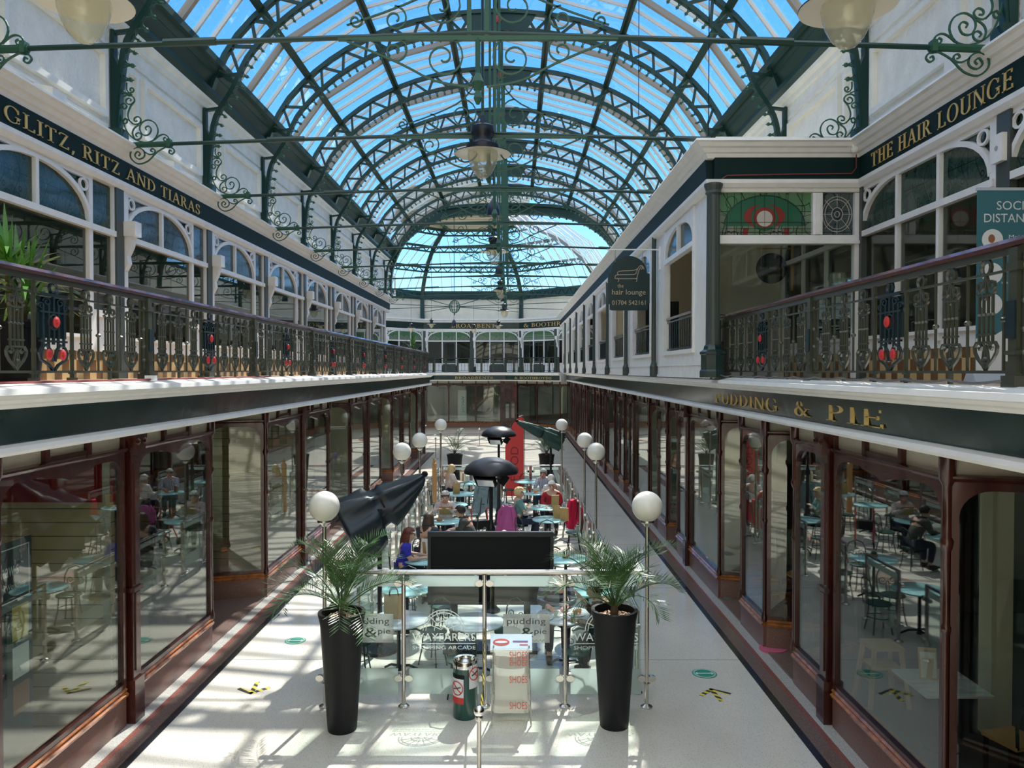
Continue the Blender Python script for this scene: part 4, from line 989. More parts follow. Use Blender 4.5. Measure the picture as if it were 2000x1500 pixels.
def rosep_mb():
    b = MB(Matrix.Diagonal((1.5,1.2,1,1)))
    for x in (-.11,-.05,.05,.11): b.tube([(x,0,.30),(x,0,.74)], .011, 4)
    b.bar((-.14,0,.82),(.14,0,.82), .03, .03); b.bar((-.14,0,.39),(.14,0,.39), .02, .02); b.bar((-.14,0,.66),(.14,0,.66), .018, .018)
    for s in (-1, 1):
        b.tube([(s*x,0,z) for x, z in [(.01,.12),(.05,.17),(.13,.22),(.145,.28),(.12,.33),(.07,.36),(.03,.30),(.01,.2)]], .013, 4)
        b.tube([(s*x,0,z) for x, z in spiral(.07,.755,.045,.012,0,1.3,9)], .010, 4); b.tube([(s*x,0,z) for x, z in spiral(.125,.71,.035,.01,0,1.2,8)], .009, 4)
    b.tube([(.06*math.cos(a),0,.57+.07*math.sin(a)) for a in [2*PI*i/10 for i in range(10)]], .012, 4, closed=True); b.tube([(0,0,.64),(0,0,.82)], .012, 4); b.tube([(0,0,.36),(0,0,.50)], .012, 4)
    b.tube([(.04*math.cos(a),0,.885+.05*math.sin(a)) for a in [2*PI*i/10 for i in range(10)]], .012, 5, closed=True)
    b.box(-.15,.15,.008,.016,.42,.80)
    return b
rz_me = {}
RM = {'lyre': lyre_mb().mesh('lyre', 'rail_iron', True), 'baluster': bal_mb().mesh('baluster', 'rail_iron'), 'thick_baluster': thick_mb().mesh('thick_baluster', 'rail_iron'), 'post': post_mb().mesh('post', 'rail_iron'),
      'rose_panel': rosep_mb().mesh('rose_panel', 'rail_dark')}
roses = [MB().ball((0,-.03,.57), .047, 10, 6, 1, .5, 1.15).mesh('rose', 'red_paint'), MB().ball((-.108,-.025,.265), .045, 10, 6, 1, .5, 1.2).mesh('rose', 'red_paint'), MB().ball((.108,-.025,.265), .045, 10, 6, 1, .5, 1.2).mesh('rose', 'red_paint')]
pp = MB().box(-.05,.05,-.062,-.05,.34,.60).mesh('post_panel', 'rail_dark')
def railing(loc, rz, L, label, group, lyres=(.40,.87,1.33,2.42,2.87,3.33), rose=1.87, bals=(.17,.63,1.10,2.65,3.10,3.54), thick=(1.57,2.17)):
    t = thing('balcony_railing', label, 'railing', loc, rz, group)
    MB().prism([(-.05,.98),(-.055,1.01),(-.035,1.04),(.035,1.04),(.055,1.01),(.05,.98)], 0, L, 'yz').build('handrail', 'handrail_wood', t)
    b = MB(); b.box(0, L, -.02, .02, .93, .985); b.build('rail_band', 'rail_iron', t)
    b = MB(); b.bar((0,0,.825),(L,0,.825), .026, .018); b.build('upper_rail', 'rail_iron', t)
    b = MB(); b.bar((0,0,.105),(L,0,.105), .032, .022)
    for x in (.87, 2.87): b.bar((x,0,0),(x,0,.1), .03, .03, (0,1,0))
    b.build('bottom_rail', 'rail_iron', t)
    p = link('post', RM['post'], t); link('post_panel', pp, p)
    for x in lyres: link('lyre', RM['lyre'], t, (x,0,0))
    for x in bals: link('baluster', RM['baluster'], t, (x,0,0))
    for x in thick: link('thick_baluster', RM['thick_baluster'], t, (x,0,0))
    if rose:
        r = link('rose_panel', RM['rose_panel'], t, (rose,0,0))
        for m in roses: link('rose', m, r)
    return t
i = 0
for k in range(-1, 8):
    railing((XC-3.92, 9.05+BAY*k, 4.085), PI/2, BAY, '%s bay of the ornate iron railing on the sunlit gallery, from the near end' % ORD[i], 'railing bays on the sunlit gallery'); i += 1
for k in range(-2, 1):
    railing((XC+3.92, 9.05+BAY*(k+1), 4.085), -PI/2, BAY, ['ornate green iron gallery railing bay cut off by the picture edge beside the banner', 'ornate green iron gallery railing bay in front of the social distancing banner', 'ornate green iron gallery railing bay between the fluted column and the banner'][k+2], 'railing bays by the salon')
t = thing('railing_return', 'short railing with a dark red handrail between fluted column and gallery railing', 'railing', (RB+.12, 12.7, 4.085))
MB().box(0,.35,-.04,.04,.98,1.04).build('handrail', 'handrail_wood', t)
b = MB(); b.box(0,.35,-.015,.015,.10,.14); b.build('bottom_rail', 'rail_iron', t)
for x in (.06,.15,.24,.33): link('baluster', RM['baluster'], t, (x,0,0))
for i, ang in enumerate((90, 45, 135)):
    M = oct(ang, 6.15); h = 6.15*T8; rzz = math.radians(ang-90)
    P = M @ Vector((-h,0,4.085))
    t = thing('gallery_railing', ['plain dark railing across the far gallery under the BROADBENTS board', 'plain dark railing on the far gallery beside the salon', 'plain dark railing on the far gallery behind the sunlit railing'][i], 'railing', P, rzz)
    MB().box(0,2*h,-.04,.04,.97,1.03).build('handrail', 'rail_dark', t); MB().box(0,2*h,-.02,.02,.1,.13).build('bottom_rail', 'rail_dark', t); MB().box(0,2*h,-.02,.02,.82,.84).build('upper_rail', 'rail_dark', t)
    for k in range(7): link('post', RM['post'], t, (2*h*(k+.02)/6.05,0,0))
    for k in range(22): link('baluster', RM['baluster'], t, (.12+2*h*k/22,0,0))
# ------------------------------------------------------------------ helpers for the cafe
def px(u, v, z):      # where the photographed pixel meets the level z
    Y = (4.2-z)*1500/(v-724); return ((u-1005)/1500*Y, Y)
def leafquad(b, p, d, up, L, w):
    """a narrow pointed leaf from p along d"""
    d = d.normalized(); s = d.cross(up)
    if s.length < 1e-4: s = d.orthogonal()
    s.normalize(); m = p+d*L*.45
    b.add([p, m+s*w/2, p+d*L, m-s*w/2], [(0,1,2,3)])
def frond(rng, az, el, L, droop, leaf, n=30):
    r = MB(); f = MB(); pts = []; p = Vector((0,0,0)); e = el; st = L/14
    for i in range(15):
        pts.append(p.copy()); dv = Vector((math.cos(az)*math.cos(e), math.sin(az)*math.cos(e), math.sin(e))); p = p+dv*st; e -= droop*(i/14)*.28
    f.tube(pts, .006, 4, rs=[.010-.008*i/14 for i in range(15)])
    for i in range(n):
        t = .22+.78*i/(n-1); k = min(13, int(t*14)); q = pts[k].lerp(pts[k+1], t*14-k); d = (pts[k+1]-pts[k]).normalized()
        side = d.cross(Vector((0,0,1)))
        if side.length < .05: side = Vector((-math.sin(az), math.cos(az), 0))
        side.normalize(); upv = side.cross(d)
        ll = leaf*(.55+.45*math.sin(PI*min(1, t*1.05)))*rng.uniform(.85,1.1)
        for s in (-1, 1):
            dd = d*.75+side*s*.8+upv*rng.uniform(.1,.45); leafquad(f, q, dd, upv, ll, .013)
    return f
def palm(parent, z, n, L, leaf, seed, els=(35, 80), az=None):
    rng = random.Random(seed)
    b = MB(); b.lathe([(.045,z-.06),(.05,z+.03),(.035,z+.12),(.02,z+.18)], 8); b.build('trunk', 'trunk', parent)
    for i in range(n):
        a = (az[i] if az else 360*i/n+rng.uniform(-14,14))*PI/180
        el = math.radians(rng.uniform(els[0], els[0]+28)) if i % 2 else math.radians(rng.uniform(els[1]-22, els[1]))
        f = frond(rng, a, el, L*rng.uniform(.75,1.05), rng.uniform(.6,1.2), leaf)
        f.build('frond', 'palm_leaf', parent, loc=(rng.uniform(-.02,.02), rng.uniform(-.02,.02), z+.08))
def tall_planter(loc, label, seed, n=20, L=1.2, leaf=.30, s=1.0, els=(22, 80)):
    t = thing('potted_palm', label, 'potted palm', (*loc, 0))
    MB().lathe([(.165,0),(.17,.02),(.25,1.25),(.275,1.36),(.275,1.385),(.235,1.385),(.225,1.30)], 28, capt=False).build('pot', 'planter', t, True)
    b = MB().lathe([(.02,1.30),(.228,1.295)], 20, capb=False, capt=False); b.build('soil', 'soil', t)
    b = MB(); rng = random.Random(seed+5)
    for i in range(46):
        a = rng.uniform(0,2*PI); r = .2*math.sqrt(rng.random()); x, y = r*math.cos(a), r*math.sin(a); c = rng.uniform(0,PI); b.bar((x-.025*math.cos(c),y-.025*math.sin(c),1.305),(x+.025*math.cos(c),y+.025*math.sin(c),1.318), .02, .012)
    o = b.build('bark_mulch', 'bark_chip', t); o['kind'] = 'stuff'
    palm(t, 1.33, n, L, leaf, seed, els)
    return t
tall_planter((-2.02, 8.93), 'tall tapered black planter with a spreading palm before the glass barrier beside the bin', 3)
tall_planter((1.18, 9.03), 'tall tapered black planter with an upright palm beside the shoe collection sack', 11, L=1.1)
tall_planter((-2.02, 25.9), 'tall black planter with a sparse palm behind the person in the cream top', 21, 9, 1.1, .2, els=(30, 75))
tall_planter((1.08, 25.9), 'tall black planter with a sparse palm under the folded green parasol', 31, 9, 1.1, .2, els=(30, 75))

# ------------------------------------------------------------------ glass barriers
def bpost(h, clamps=(.3, 1.45)):
    b = MB(); b.lathe([(.07,0),(.07,.012),(.045,.03),(.027,.035),(.027,h)], 12)
    return b
def clamp_mb(z, y=0):
    b = MB()
    for s in (-1, 1): b.prism(arc(s*.065, z, .05, .04, 0, 2*PI, 12)[:-1], -.022, .022)
    b.box(-.06,.06,-.015,.015,z-.025,z+.025); return b
FY = 9.53; FX = [-2.37, -1.385, -.375, .63, 1.65]
t = thing('glass_barrier', 'tall glass barrier across the near end of the cafe with etched arcade lettering', 'barrier', (0, FY, 0))
for i, x in enumerate(FX):
    if 0 < i < 4: o = bpost(1.66).build('post', 'steel', t, True, (x,0,0))
    else: o = MB().lathe([(.05,.3),(.05,.305)], 8).build('collar', 'steel', t, True, (x,0,0))
    for z in (.36, 1.55): clamp_mb(z).build('clamp', 'steel', o if 0 < i < 4 else t, loc=None if 0 < i < 4 else (x,0,0))
MB().tube([(FX[0],0,1.69),(FX[-1],0,1.69)], .032, 12).build('top_rail', 'steel', t, True)
Z = wallM((0,-.012,0), (1,0,0), (0,-1,0))
for i in range(4):
    a, b_ = FX[i]+.07, FX[i+1]-.07
    o = MB().box(a, b_, -.005, .005, .48, 1.51).build('pane', 'clear_glass', t)
    MB().box(a, b_, -.005, .005, .16, .48).build('frosted_band', 'frost_glass', o); MB().box(a, b_, -.005, .005, 1.51, 1.645).build('frosted_band', 'frost_glass', o)
    if i % 2:
        m = (a+b_)/2
        sans(MB(Z), 'WAYFARERS', a+.04, b_-.04, .83, .10, .002).build('etched_lettering', 'lettering_frost', o)
        sans(MB(Z), 'SHOPPING ARCADE', a+.04, b_-.04, .725, .045, .002).build('etched_lettering', 'lettering_frost', o)
        MB(Z).box(a+.04, b_-.04, .0, .003, .795, .803).build('etched_rule', 'lettering_frost', o)
        b = MB(Z)
        for r in (.26, .225, .12): b.tube([(m+r*math.cos(q_), .002, .96+r*math.sin(q_)) for q_ in [PI*j/18 for j in range(19)]], .006, 4)
        for j in range(1, 8): q_ = PI*j/8; b.tube([(m+.03*math.cos(q_),.002,.96+.03*math.sin(q_)),(m+.25*math.cos(q_),.002,.96+.25*math.sin(q_))], .005, 4)
        b.build('etched_fan_pattern', 'lettering_frost', o)
    else:
        m = a+.50 if i == 0 else (a+b_)/2+.02
        MB(Z).box(m-.29, m+.29, .0, .003, .81, 1.17).build('frosted_plate', 'plate_frost', o)
        for tx, x0, x1, z, h in (('pudding',-.24,.24,1.02,.10),('&',-.07,.09,.88,.12),('pie',.10,.25,.90,.085)):
            sans(MB(Z), tx, m+x0, m+x1, z, h, .006).build('plate_lettering', 'pilaster_green', o)
        b = MB(Z)
        for j in range(24): b.box(m-.28+.0235*j, m-.28+.0235*j+.0118, 0, .006, .825+.012*(j%2), .837+.012*(j%2))
        b.build('plate_checker_pattern', 'interior_grey', o)
def side_barrier(loc, L, rz, label, proto=[None]):
    if proto[0] is None or L != 1.1:
        t = thing('glass_barrier', label, 'barrier', loc, rz, 'low glass barriers round the cafe')
        for x in (0, L): o = bpost(1.08).build('post', 'steel', t, True, (x,0,0)); clamp_mb(.28).build('clamp', 'steel', o); clamp_mb(.9).build('clamp', 'steel', o)
        MB().tube([(-.02,0,1.095),(L+.02,0,1.095)], .024, 10).build('top_rail', 'steel', t, True)
        o = MB().box(.06, L-.06, -.005, .005, .38, .95).build('pane', 'clear_glass', t)
        MB().box(.06, L-.06, -.005, .005, .14, .38).build('frosted_band', 'frost_glass', o); MB().box(.06, L-.06, -.005, .005, .95, 1.04).build('frosted_band', 'frost_glass', o)
        if L == 1.1: proto[0] = t
        return t
    return dup(proto[0], loc, rz, label)
BX = (-2.42, 1.60)
for i in range(8):
    y = 9.95+1.9*i
    side_barrier((BX[0], y, 0), 1.1, PI/2, '%s low glass barrier along the sunlit walkway, counted from the tall barrier' % ORD[i])
    side_barrier((BX[1], y, 0), 1.1, PI/2, '%s low glass barrier along the shaded walkway, counted from the tall barrier' % ORD[i])
for i, (a, b_) in enumerate(((-2.35,-1.45),(-1.4,-.45),(-.4,.5),(.55,1.5))):
    side_barrier((a, 25.1, 0), b_-a, 0, ['low back glass barrier behind the person in the cream top', 'low back glass barrier behind the draped blue coat', 'low back glass barrier behind the red feather flag', 'low back glass barrier behind the person in the striped shirt'][i])

# ------------------------------------------------------------------ globe lamps
def globe_lamp():
    t = thing('globe_lamp', '', 'lamp', (0,0,0), 0, 'white globe lamps round the cafe')
    MB().lathe([(.075,0),(.075,.012),(.04,.03),(.026,.04),(.026,2.28)], 12).build('pole', 'steel', t, True)
    MB().lathe([(.03,2.26),(.05,2.29),(.085,2.315),(.085,2.34),(.05,2.35)], 16).build('collar', 'steel', t, True)
    MB().ball((0,0,2.51), .19, 28, 18).build('globe', 'globe', t, True)
    return t
g0 = None
for i, (x, y, lab) in enumerate(((-2.37,FY,'white globe lamp on a steel pole above the spreading palm and folded navy parasol'),(1.65,FY,'white globe lamp on a steel pole above the upright palm at the barrier corner'),
    (-2.35,16.0,'white globe lamp on the sunlit side just past the tip of the navy parasol'),(1.5+.2,16.0,'white globe lamp on the shaded side level with the two aqua tables'),
    (-2.3,18.6,'white globe lamp on the sunlit side beside the reader in the floral blouse'),(1.55+.15,18.6,'white globe lamp on the shaded side behind the person in red'),
    (-2.30,23.9,'white globe lamp on the sunlit side at the back corner by the sparse palm'),(1.47,23.9,'white globe lamp on the shaded side at the back corner by the green parasol'))):
    if g0 is None: g0 = globe_lamp(); g0.location = (x,y,0); g0['label'] = lab
    else: dup(g0, (x,y,0), None, lab)

# ------------------------------------------------------------------ tables and wire chairs
def table(x, y, m, lab, r=.41):
    t = thing('bistro_table', lab, 'table', (x,y,0), 0, 'round bistro tables')
    MB().lathe([(r-.015,.725),(r,.732),(r,.748),(r-.01,.755)], 32).build('tabletop', m, t, True)
    MB().lathe([(.05,.04),(.028,.10),(.025,.66),(.06,.70),(.15,.725)], 12).build('column', 'chair_iron', t, True)
    for k in range(3):
        a = 2*PI*k/3+.4; b = MB(); b.tube([(.03*math.cos(a),.03*math.sin(a),.10),(.15*math.cos(a),.15*math.sin(a),.085),(.27*math.cos(a),.27*math.sin(a),.018)], .018, 6); b.build('foot', 'chair_iron', t)
    return t
TB = {}
for key, x, y, m, lab in (
  ('A',-1.61,10.6,'marble','white marble bistro table with the brown paper bag behind the tall barrier'), ('B',-.55,10.5,'marble','white marble bistro table in the middle behind the arcade lettering'), ('C',.72,10.78,'marble','white marble bistro table with cups and plates behind the tall barrier'),
  ('K',-1.7,12.1,'sky_tinted_top','aqua bistro table between the paper bag and the television'), ('N',1.15,12.1,'sky_tinted_top','aqua bistro table just behind the person in the banded top'),
  ('E',-1.62,14.0,'sky_tinted_top','aqua bistro table of the person in the blue T-shirt'), ('F',.94,14.1,'sky_tinted_top','aqua bistro table with a dark pot behind the television edge'),
  ('G',-1.45,15.95,'sky_tinted_top','bistro table with sauces between the charcoal hoodie and the person in olive'), ('H',-1.60,17.6,'sky_tinted_top','aqua bistro table of the reader in the floral blouse'), ('I',.82,17.8,'sky_tinted_top','aqua bistro table with a tan menu, nearer of two by the person in teal'),
  ('J',.78,19.35,'sky_tinted_top','aqua bistro table between the people in teal and red'), ('L',-1.62,19.75,'sky_tinted_top','aqua bistro table just behind the reader in the floral blouse'), ('M',-1.55,21.5,'sky_tinted_top','aqua bistro table with a tan menu beside the draped blue coat'),
  ('O',.55,21.7,'sky_tinted_top','bistro table with food between the striped shirt and the pale top'), ('P',-1.40,23.6,'sky_tinted_top','bistro table before the person in the cream top'), ('Q',.40,23.9,'sky_tinted_top','empty bistro table beside the red feather flag')):
    table(x, y, m, lab); TB[key] = (x, y)
def chair_proto():
    t = thing('wire_chair', '', 'chair', (0,0,0), 0, 'wire cafe chairs')
    MB().lathe([(.17,.445),(.195,.455),(.195,.475),(.15,.49)], 20).build('seat', 'seat_green', t, True)
    for a in (45, 135, 225, 315):
        c, s = math.cos(math.radians(a)), math.sin(math.radians(a)); MB().tube([(.15*c,.15*s,.45),(.17*c,.17*s,.22),(.22*c,.22*s,.0)], .011, 5).build('leg', 'chair_iron', t)
    MB().tube([(.165*math.cos(2*PI*i/16),.165*math.sin(2*PI*i/16),.25) for i in range(16)], .007, 4, closed=True).build('ring_brace', 'chair_iron', t)
    b = MB(); b.tube([(x,-.17-.10*(z-.45),z) for x, z in [(-.16,.45),(-.185,.60),(-.18,.74),(-.13,.85),(0,.90),(.13,.85),(.18,.74),(.185,.60),(.16,.45)]], .011, 5); b.build('back_frame', 'chair_iron', t)
    for s in (-1, 1): MB().tube([(s*x,-.17-.10*(z-.45),z) for x, z in [(.02,.45),(.03,.55)]+spiral(.085,.66,.075,.012,PI,1.6,16)], .007, 4).build('back_scroll', 'chair_iron', t)
    return t
c0 = [None]
def chair(x, y, deg, lab):
    """deg: the way the sitter faces, 0 = away from the near end, 90 = towards the sunlit side"""
    r = math.radians(deg)
    if c0[0] is None: c0[0] = chair_proto(); c0[0].location = (x,y,0); c0[0].rotation_euler = (0,0,r); c0[0]['label'] = lab; return c0[0]
    return dup(c0[0], (x,y,0), r, lab)
for key, offs, what in (('A',((-.55,-.1,-90),(.45,.35,150)),'at the marble table with the paper bag'),('B',((-.15,-.62,0),(.45,.45,140)),'at the middle marble table'),('C',((.1,-.62,0),),'near side of the marble table with cups'),('K',((-.1,.62,180),(.55,.05,90)),'at the aqua table beside the paper bag'),
   ('N',((.55,.2,90),(.1,.65,180)),'at the aqua table behind the person in the banded top'),('E',((.3,.6,160),),'at the aqua table of the person in the blue T-shirt'),('F',((-.05,.65,180),(.55,.1,90)),'at the aqua table by the television edge'),('H',((.55,.15,90),),'across from the reader in the floral blouse'),
   ('I',((.55,-.1,90),(-.1,-.65,0),(-.55,-.35,-60)),'at the aqua table with two menus'),('J',((.6,.1,90),),'with the red coat beside the person in red'),('L',((-.6,.05,-90),(.55,.1,90)),'at the aqua table behind the reader'),('M',((-.6,-.05,-90),(.62,.1,90)),'at the aqua table by the blue coat'),
   ('O',((-.6,.05,-90),),'at the table with food by the flag'),('P',((.05,-.62,0),),'near side of the person in the cream top\'s table'),('Q',((-.6,.1,-90),(-.05,.62,180)),'at the empty table by the flag')):
    for j, (dx, dy, dg_) in enumerate(offs):
        x, y = TB[key][0]+dx, TB[key][1]+dy
        place = {0:'', 1:'other ', 2:'third '}[j]
        chair(x, y, dg_, '%sempty dark wire chair %s' % (place, what) if key != 'J' else 'dark wire chair with the red coat beside the person in red')

# ------------------------------------------------------------------ people
for nm, c in (('skin_pale',(.62,.38,.29)),('skin_pink',(.66,.33,.26)),('skin_tan',(.50,.28,.19)),('hair_blonde',(.62,.46,.22)),('hair_grey',(.44,.42,.40)),('hair_white',(.72,.70,.66)),('hair_dark',(.015,.011,.010)),('hair_auburn',(.13,.03,.016)),('hair_brown',(.07,.038,.022)),('hair_red_dark',(.045,.012,.010)),
   ('cloth_blue',(.03,.035,.42)),('cloth_teal',(.13,.28,.27)),('cloth_red',(.36,.015,.025)),('cloth_navy',(.012,.018,.045)),('cloth_charcoal',(.035,.042,.055)),('cloth_olive',(.05,.055,.048)),('cloth_cream',(.62,.56,.52)),('cloth_white',(.75,.74,.72)),('cloth_jeans',(.04,.06,.12)),('cloth_bluegrey',(.20,.29,.32)),('coat_pink',(.42,.09,.28)),('coat_red',(.62,.01,.06)),('shoe_dark',(.02,.018,.016)),('eye_dark',(.01,.01,.01)),('lip',(.42,.14,.12))):
    mat(nm, c, .85 if 'cloth' in nm or 'coat' in nm else .55, var=.18 if 'hair' in nm or 'cloth' in nm else .06, vscale=12)
stripes('cloth_stripe', (.70,.70,.72), (.10,.13,.30), 26, 3, .45, .8); stripes('cloth_bands', (.28,.30,.38), (.03,.035,.07), 9, 2, .55, .8)
mat('cloth_floral', (.50,.34,.34), .85, vscale=30, col2=(.75,.68,.66)); mat('cloth_dark_floral', (.015,.013,.015), .8, vscale=40, col2=(.28,.20,.14))
def skin(nodes, edges, root=0, subs=1):
    me = bpy.data.meshes.new('s'); me.from_pydata([n[0] for n in nodes], edges, [])
    o = bpy.data.objects.new('s', me); COL.objects.link(o)
    o.modifiers.new('s', 'SKIN'); m = o.modifiers.new('d', 'SUBSURF'); m.levels = subs; m.render_levels = subs
    sv = me.skin_vertices[0].data
    for i, n in enumerate(nodes): sv[i].radius = (n[1]*1.12, (n[2] if len(n) > 2 else n[1])*1.12); sv[i].use_root = i == root
    dg = bpy.context.evaluated_depsgraph_get(); me2 = bpy.data.meshes.new_from_object(o.evaluated_get(dg))
    bpy.data.objects.remove(o); bpy.data.meshes.remove(me); me2.materials.clear(); me2.polygons.foreach_set('use_smooth', [True]*len(me2.polygons)); return me2
def person(label, x, y, deg, shirt, trousers='cloth_navy', tone='skin_pale', hair=None, hm='hair_grey', lean=.05, arms='table', sleeve='long', look=0, tilt=0, glasses=False, seat=True, size=1.0, chairlab=None, collar=None):
    t = thing('person', label, 'person', (x,y,0), math.radians(deg), 'people seated in the cafe')
    if chairlab: chair(x, y-.0, deg, chairlab)
    S = [(0,.0,.56),(0,lean*.35,.74),(0,lean*.7,.92),(0,lean,1.04),(0,lean*1.12+.01,1.09),(0,lean*1.25+.03,1.135),(0,lean*1.25+.035,1.205),(0,lean*1.25+.025,1.265)]
    rad = [(.15,.115),(.135,.10),(.15,.105),(.105,.08),(.056,.060),(.072,.084),(.092,.108),(.070,.084)]
    N = [(Vector(p)*size, r[0]*size, r[1]*size) for p, r in zip(S, rad)]; E = [(i, i+1) for i in range(7)]
    N.append((Vector((0, S[6][1]+.118, 1.17))*size, .014)); E.append((6, 8))        # nose
    def limb(base, pts):
        i0 = base
        for p, r in pts: N.append((Vector(p)*size, r*size)); E.append((i0, len(N)-1)); i0 = len(N)-1
        return i0
    AR = {'table': ((.25,.10,.80),(.13,.33,.795)), 'lap': ((.25,.06,.78),(.10,.22,.66)), 'menu': ((.27,.14,.84),(.14,.34,.96)), 'chin': ((.22,.22,.80),(.05,.16+lean,1.06)), 'crossed': ((.26,.10,.80),(-.08,.20,.86)), 'down': ((.26,.02,.76),(.24,.12,.55))}
    arm_nodes = {}; hands = {}
    for s in (-1, 1):
        k = arms if not isinstance(arms, tuple) else arms[0 if s < 0 else 1]
        e, wv = AR[k]; L_ = lean
        sh = (s*.185, lean*.9, 1.0); el = (s*e[0], e[1]+L_*.7, e[2]); wr = (s*wv[0], wv[1]+L_*.8, wv[2]+(.03 if k == 'crossed' and s > 0 else 0))
        st = len(N)
        w_i = limb(3, [(sh,.066),((sh[0]*.5+el[0]*.5, sh[1]*.5+el[1]*.5, sh[2]*.5+el[2]*.5),.05),(el,.042),((el[0]*.5+wr[0]*.5, el[1]*.5+wr[1]*.5, el[2]*.5+wr[2]*.5),.037),(wr,.026)])
        arm_nodes[s] = (sh, el, wr)
        d = (Vector(wr)-Vector(el)).normalized(); sd_ = d.cross(Vector((0,0,1))).normalized()*(-s); dn = Vector((0,0,-1))
        if k == 'chin': dn = Vector((0,0,0))
        pm = Vector(wr)+d*.05; p_i = limb(w_i, [(pm, .030)])
        for j, (off, ln) in enumerate(((-.030,.062),(-.010,.075),(.011,.072),(.031,.055))):
            q1 = pm+d*.035+sd_*off; q2 = q1+d*ln*.55+dn*.010; q3 = q2+d*ln*.45+dn*.028
            limb(p_i, [(q1,.0095),(q2,.009),(q3,.0075)])
        th = pm-d*.02-sd_*.035; limb(p_i, [(th,.011),(th+d*.045-sd_*.014+dn*.01,.009)])
    leg = {}
    for s in (-1, 1):
        hp = (s*.09,.03,.53); kn = (s*.12,.43,.52); an = (s*.12,.42 if s > 0 else .36,.085); to = (s*.13,.57 if s > 0 else .51,.035)
        limb(0, [(hp,.092),((s*.105,.24,.53),.078),(kn,.060),((s*.12,.41,.36),.056),(an,.038),(to,.030)]); leg[s] = (hp, kn, an, to)
    me = skin(N, E); me.materials.append(MATS[tone]); b = link('body', me, t)
    # clothing shells that follow the body
    def shell(nm, pts, eds, m):
        q = skin([(Vector(p)*size, r*size, (r2 if r2 else r)*size) for p, r, r2 in pts], eds); q.materials.append(MATS[m]); return link(nm, q, t)
    P = [((0,.0,.50),.165,.13),((0,lean*.35,.74),.15,.115),((0,lean*.7,.92),.165,.12),((0,lean*.98,1.035),.125,.09),((0,lean*1.1,1.085),.066,.066)]; Ed = [(0,1),(1,2),(2,3),(3,4)]
    for s in (-1, 1):
        sh, el, wr = arm_nodes[s]; i = len(P); mid = lambda a, c, f: tuple(a[j]*(1-f)+c[j]*f for j in range(3))
        P += [(sh,.078,0),(mid(sh,el,.5),.062,0)]; Ed += [(3,i),(i,i+1)]
        if sleeve == 'long': P += [(el,.053,0),(mid(el,wr,.5),.046,0),(mid(el,wr,.93),.036,0)]; Ed += [(i+1,i+2),(i+2,i+3),(i+3,i+4)]
        else: P += [(mid(sh,el,.78),.058,0)]; Ed += [(i+1,i+2)]
    shell('shirt', P, Ed, shirt)
    if collar:
        c = MB(); c.tube([(Vector((.085*math.cos(a), lean*1.05-.01+.085*math.sin(a), 1.085+.03*(math.sin(a)<0)))*size) for a in [2*PI*i/14 for i in range(14)]], .03*size, 6, closed=True); c.build('hood', collar, t, True)
    P = [((0,-.0,.53),.158,.12)]; Ed = []
    for s in (-1, 1):
        hp, kn, an, to = leg[s]; i = len(P); P += [(hp,.102,0),((s*.105,.24,.53),.088,0),(kn,.072,0),((s*.12,.41,.34),.066,0),((an[0],an[1],.13),.056,0)]; Ed += [(0,i),(i,i+1),(i+1,i+2),(i+2,i+3),(i+3,i+4)]
    shell('trousers', P, Ed, trousers)
    for s in (-1, 1):
        an, to = Vector(leg[s][2])*size, Vector(leg[s][3])*size; c = MB(); c.tube([an+Vector((0,-.05,-.03)), an+Vector((0,.0,-.025)), an.lerp(to,.6), to+Vector((0,.02,0))], .05, 8, rs=[.045,.052,.046,.032]); c.build('shoe', 'shoe_dark', t, True)
    hc = Vector((0, S[6][1]-.0, 1.212))*size
    for s in (-1, 1): MB().ball((s*.030*size, hc.y+.098*size, hc.z-.012), .012, 6, 4).build('eye', 'eye_dark', t)
    MB().bar((-.024*size, hc.y+.100*size, hc.z-.078*size),(.024*size, hc.y+.100*size, hc.z-.078*size), .012, .009).build('mouth', 'lip', t)
    for s in (-1, 1): MB().ball((s*.090*size, hc.y, hc.z-.015), .024, 7, 5, .4, .7, 1.1).build('ear', tone, t, True)
    if glasses:
        g = MB()
        for s in (-1, 1): g.tube([(s*.032+.026*math.cos(a), hc.y+.115, hc.z-.012+.02*math.sin(a)) for a in [2*PI*i/10 for i in range(10)]], .003, 4, closed=True); g.tube([(s*.058,hc.y+.10,hc.z-.01),(s*.082,hc.y+.0,hc.z-.005)], .003, 4)
        g.build('glasses', 'black_plastic', t)
    rng = random.Random(hash(label) % 1000 if False else len(label)*7)
    if hair:
        c = MB(); hn = 18; rows = 9; vs = []
        low = {'short': -.35, 'curly': -.45, 'long': -.3, 'bob': -.3}[hair]
        for i in range(rows+1):
            th = PI/2-(PI/2-math.asin(low))*i/rows
            for k in range(hn):
                a = 2*PI*k/hn; front = max(0, math.sin(a)); q = math.sin(th)
                zc = q*.118; rr = math.cos(th)
                if front > .25 and zc < .045: zc = .045+(zc-.045)*.12       # hairline over the forehead
                bump = rng.uniform(-.008,.012) if hair == 'curly' else rng.uniform(-.003,.004)
                g_ = 1.12 if hair == 'curly' else 1.0
                vs.append(((.102*g_+bump)*rr*math.cos(a), (.118*g_+bump)*rr*math.sin(a)-.008, zc*g_+.006+bump))
        fs = [(i*hn+k, i*hn+(k+1)%hn, (i+1)*hn+(k+1)%hn, (i+1)*hn+k) for i in range(rows) for k in range(hn)]
        c.add([tuple(Vector(v)*size+hc+Vector((0,0,.012))) for v in vs], fs)
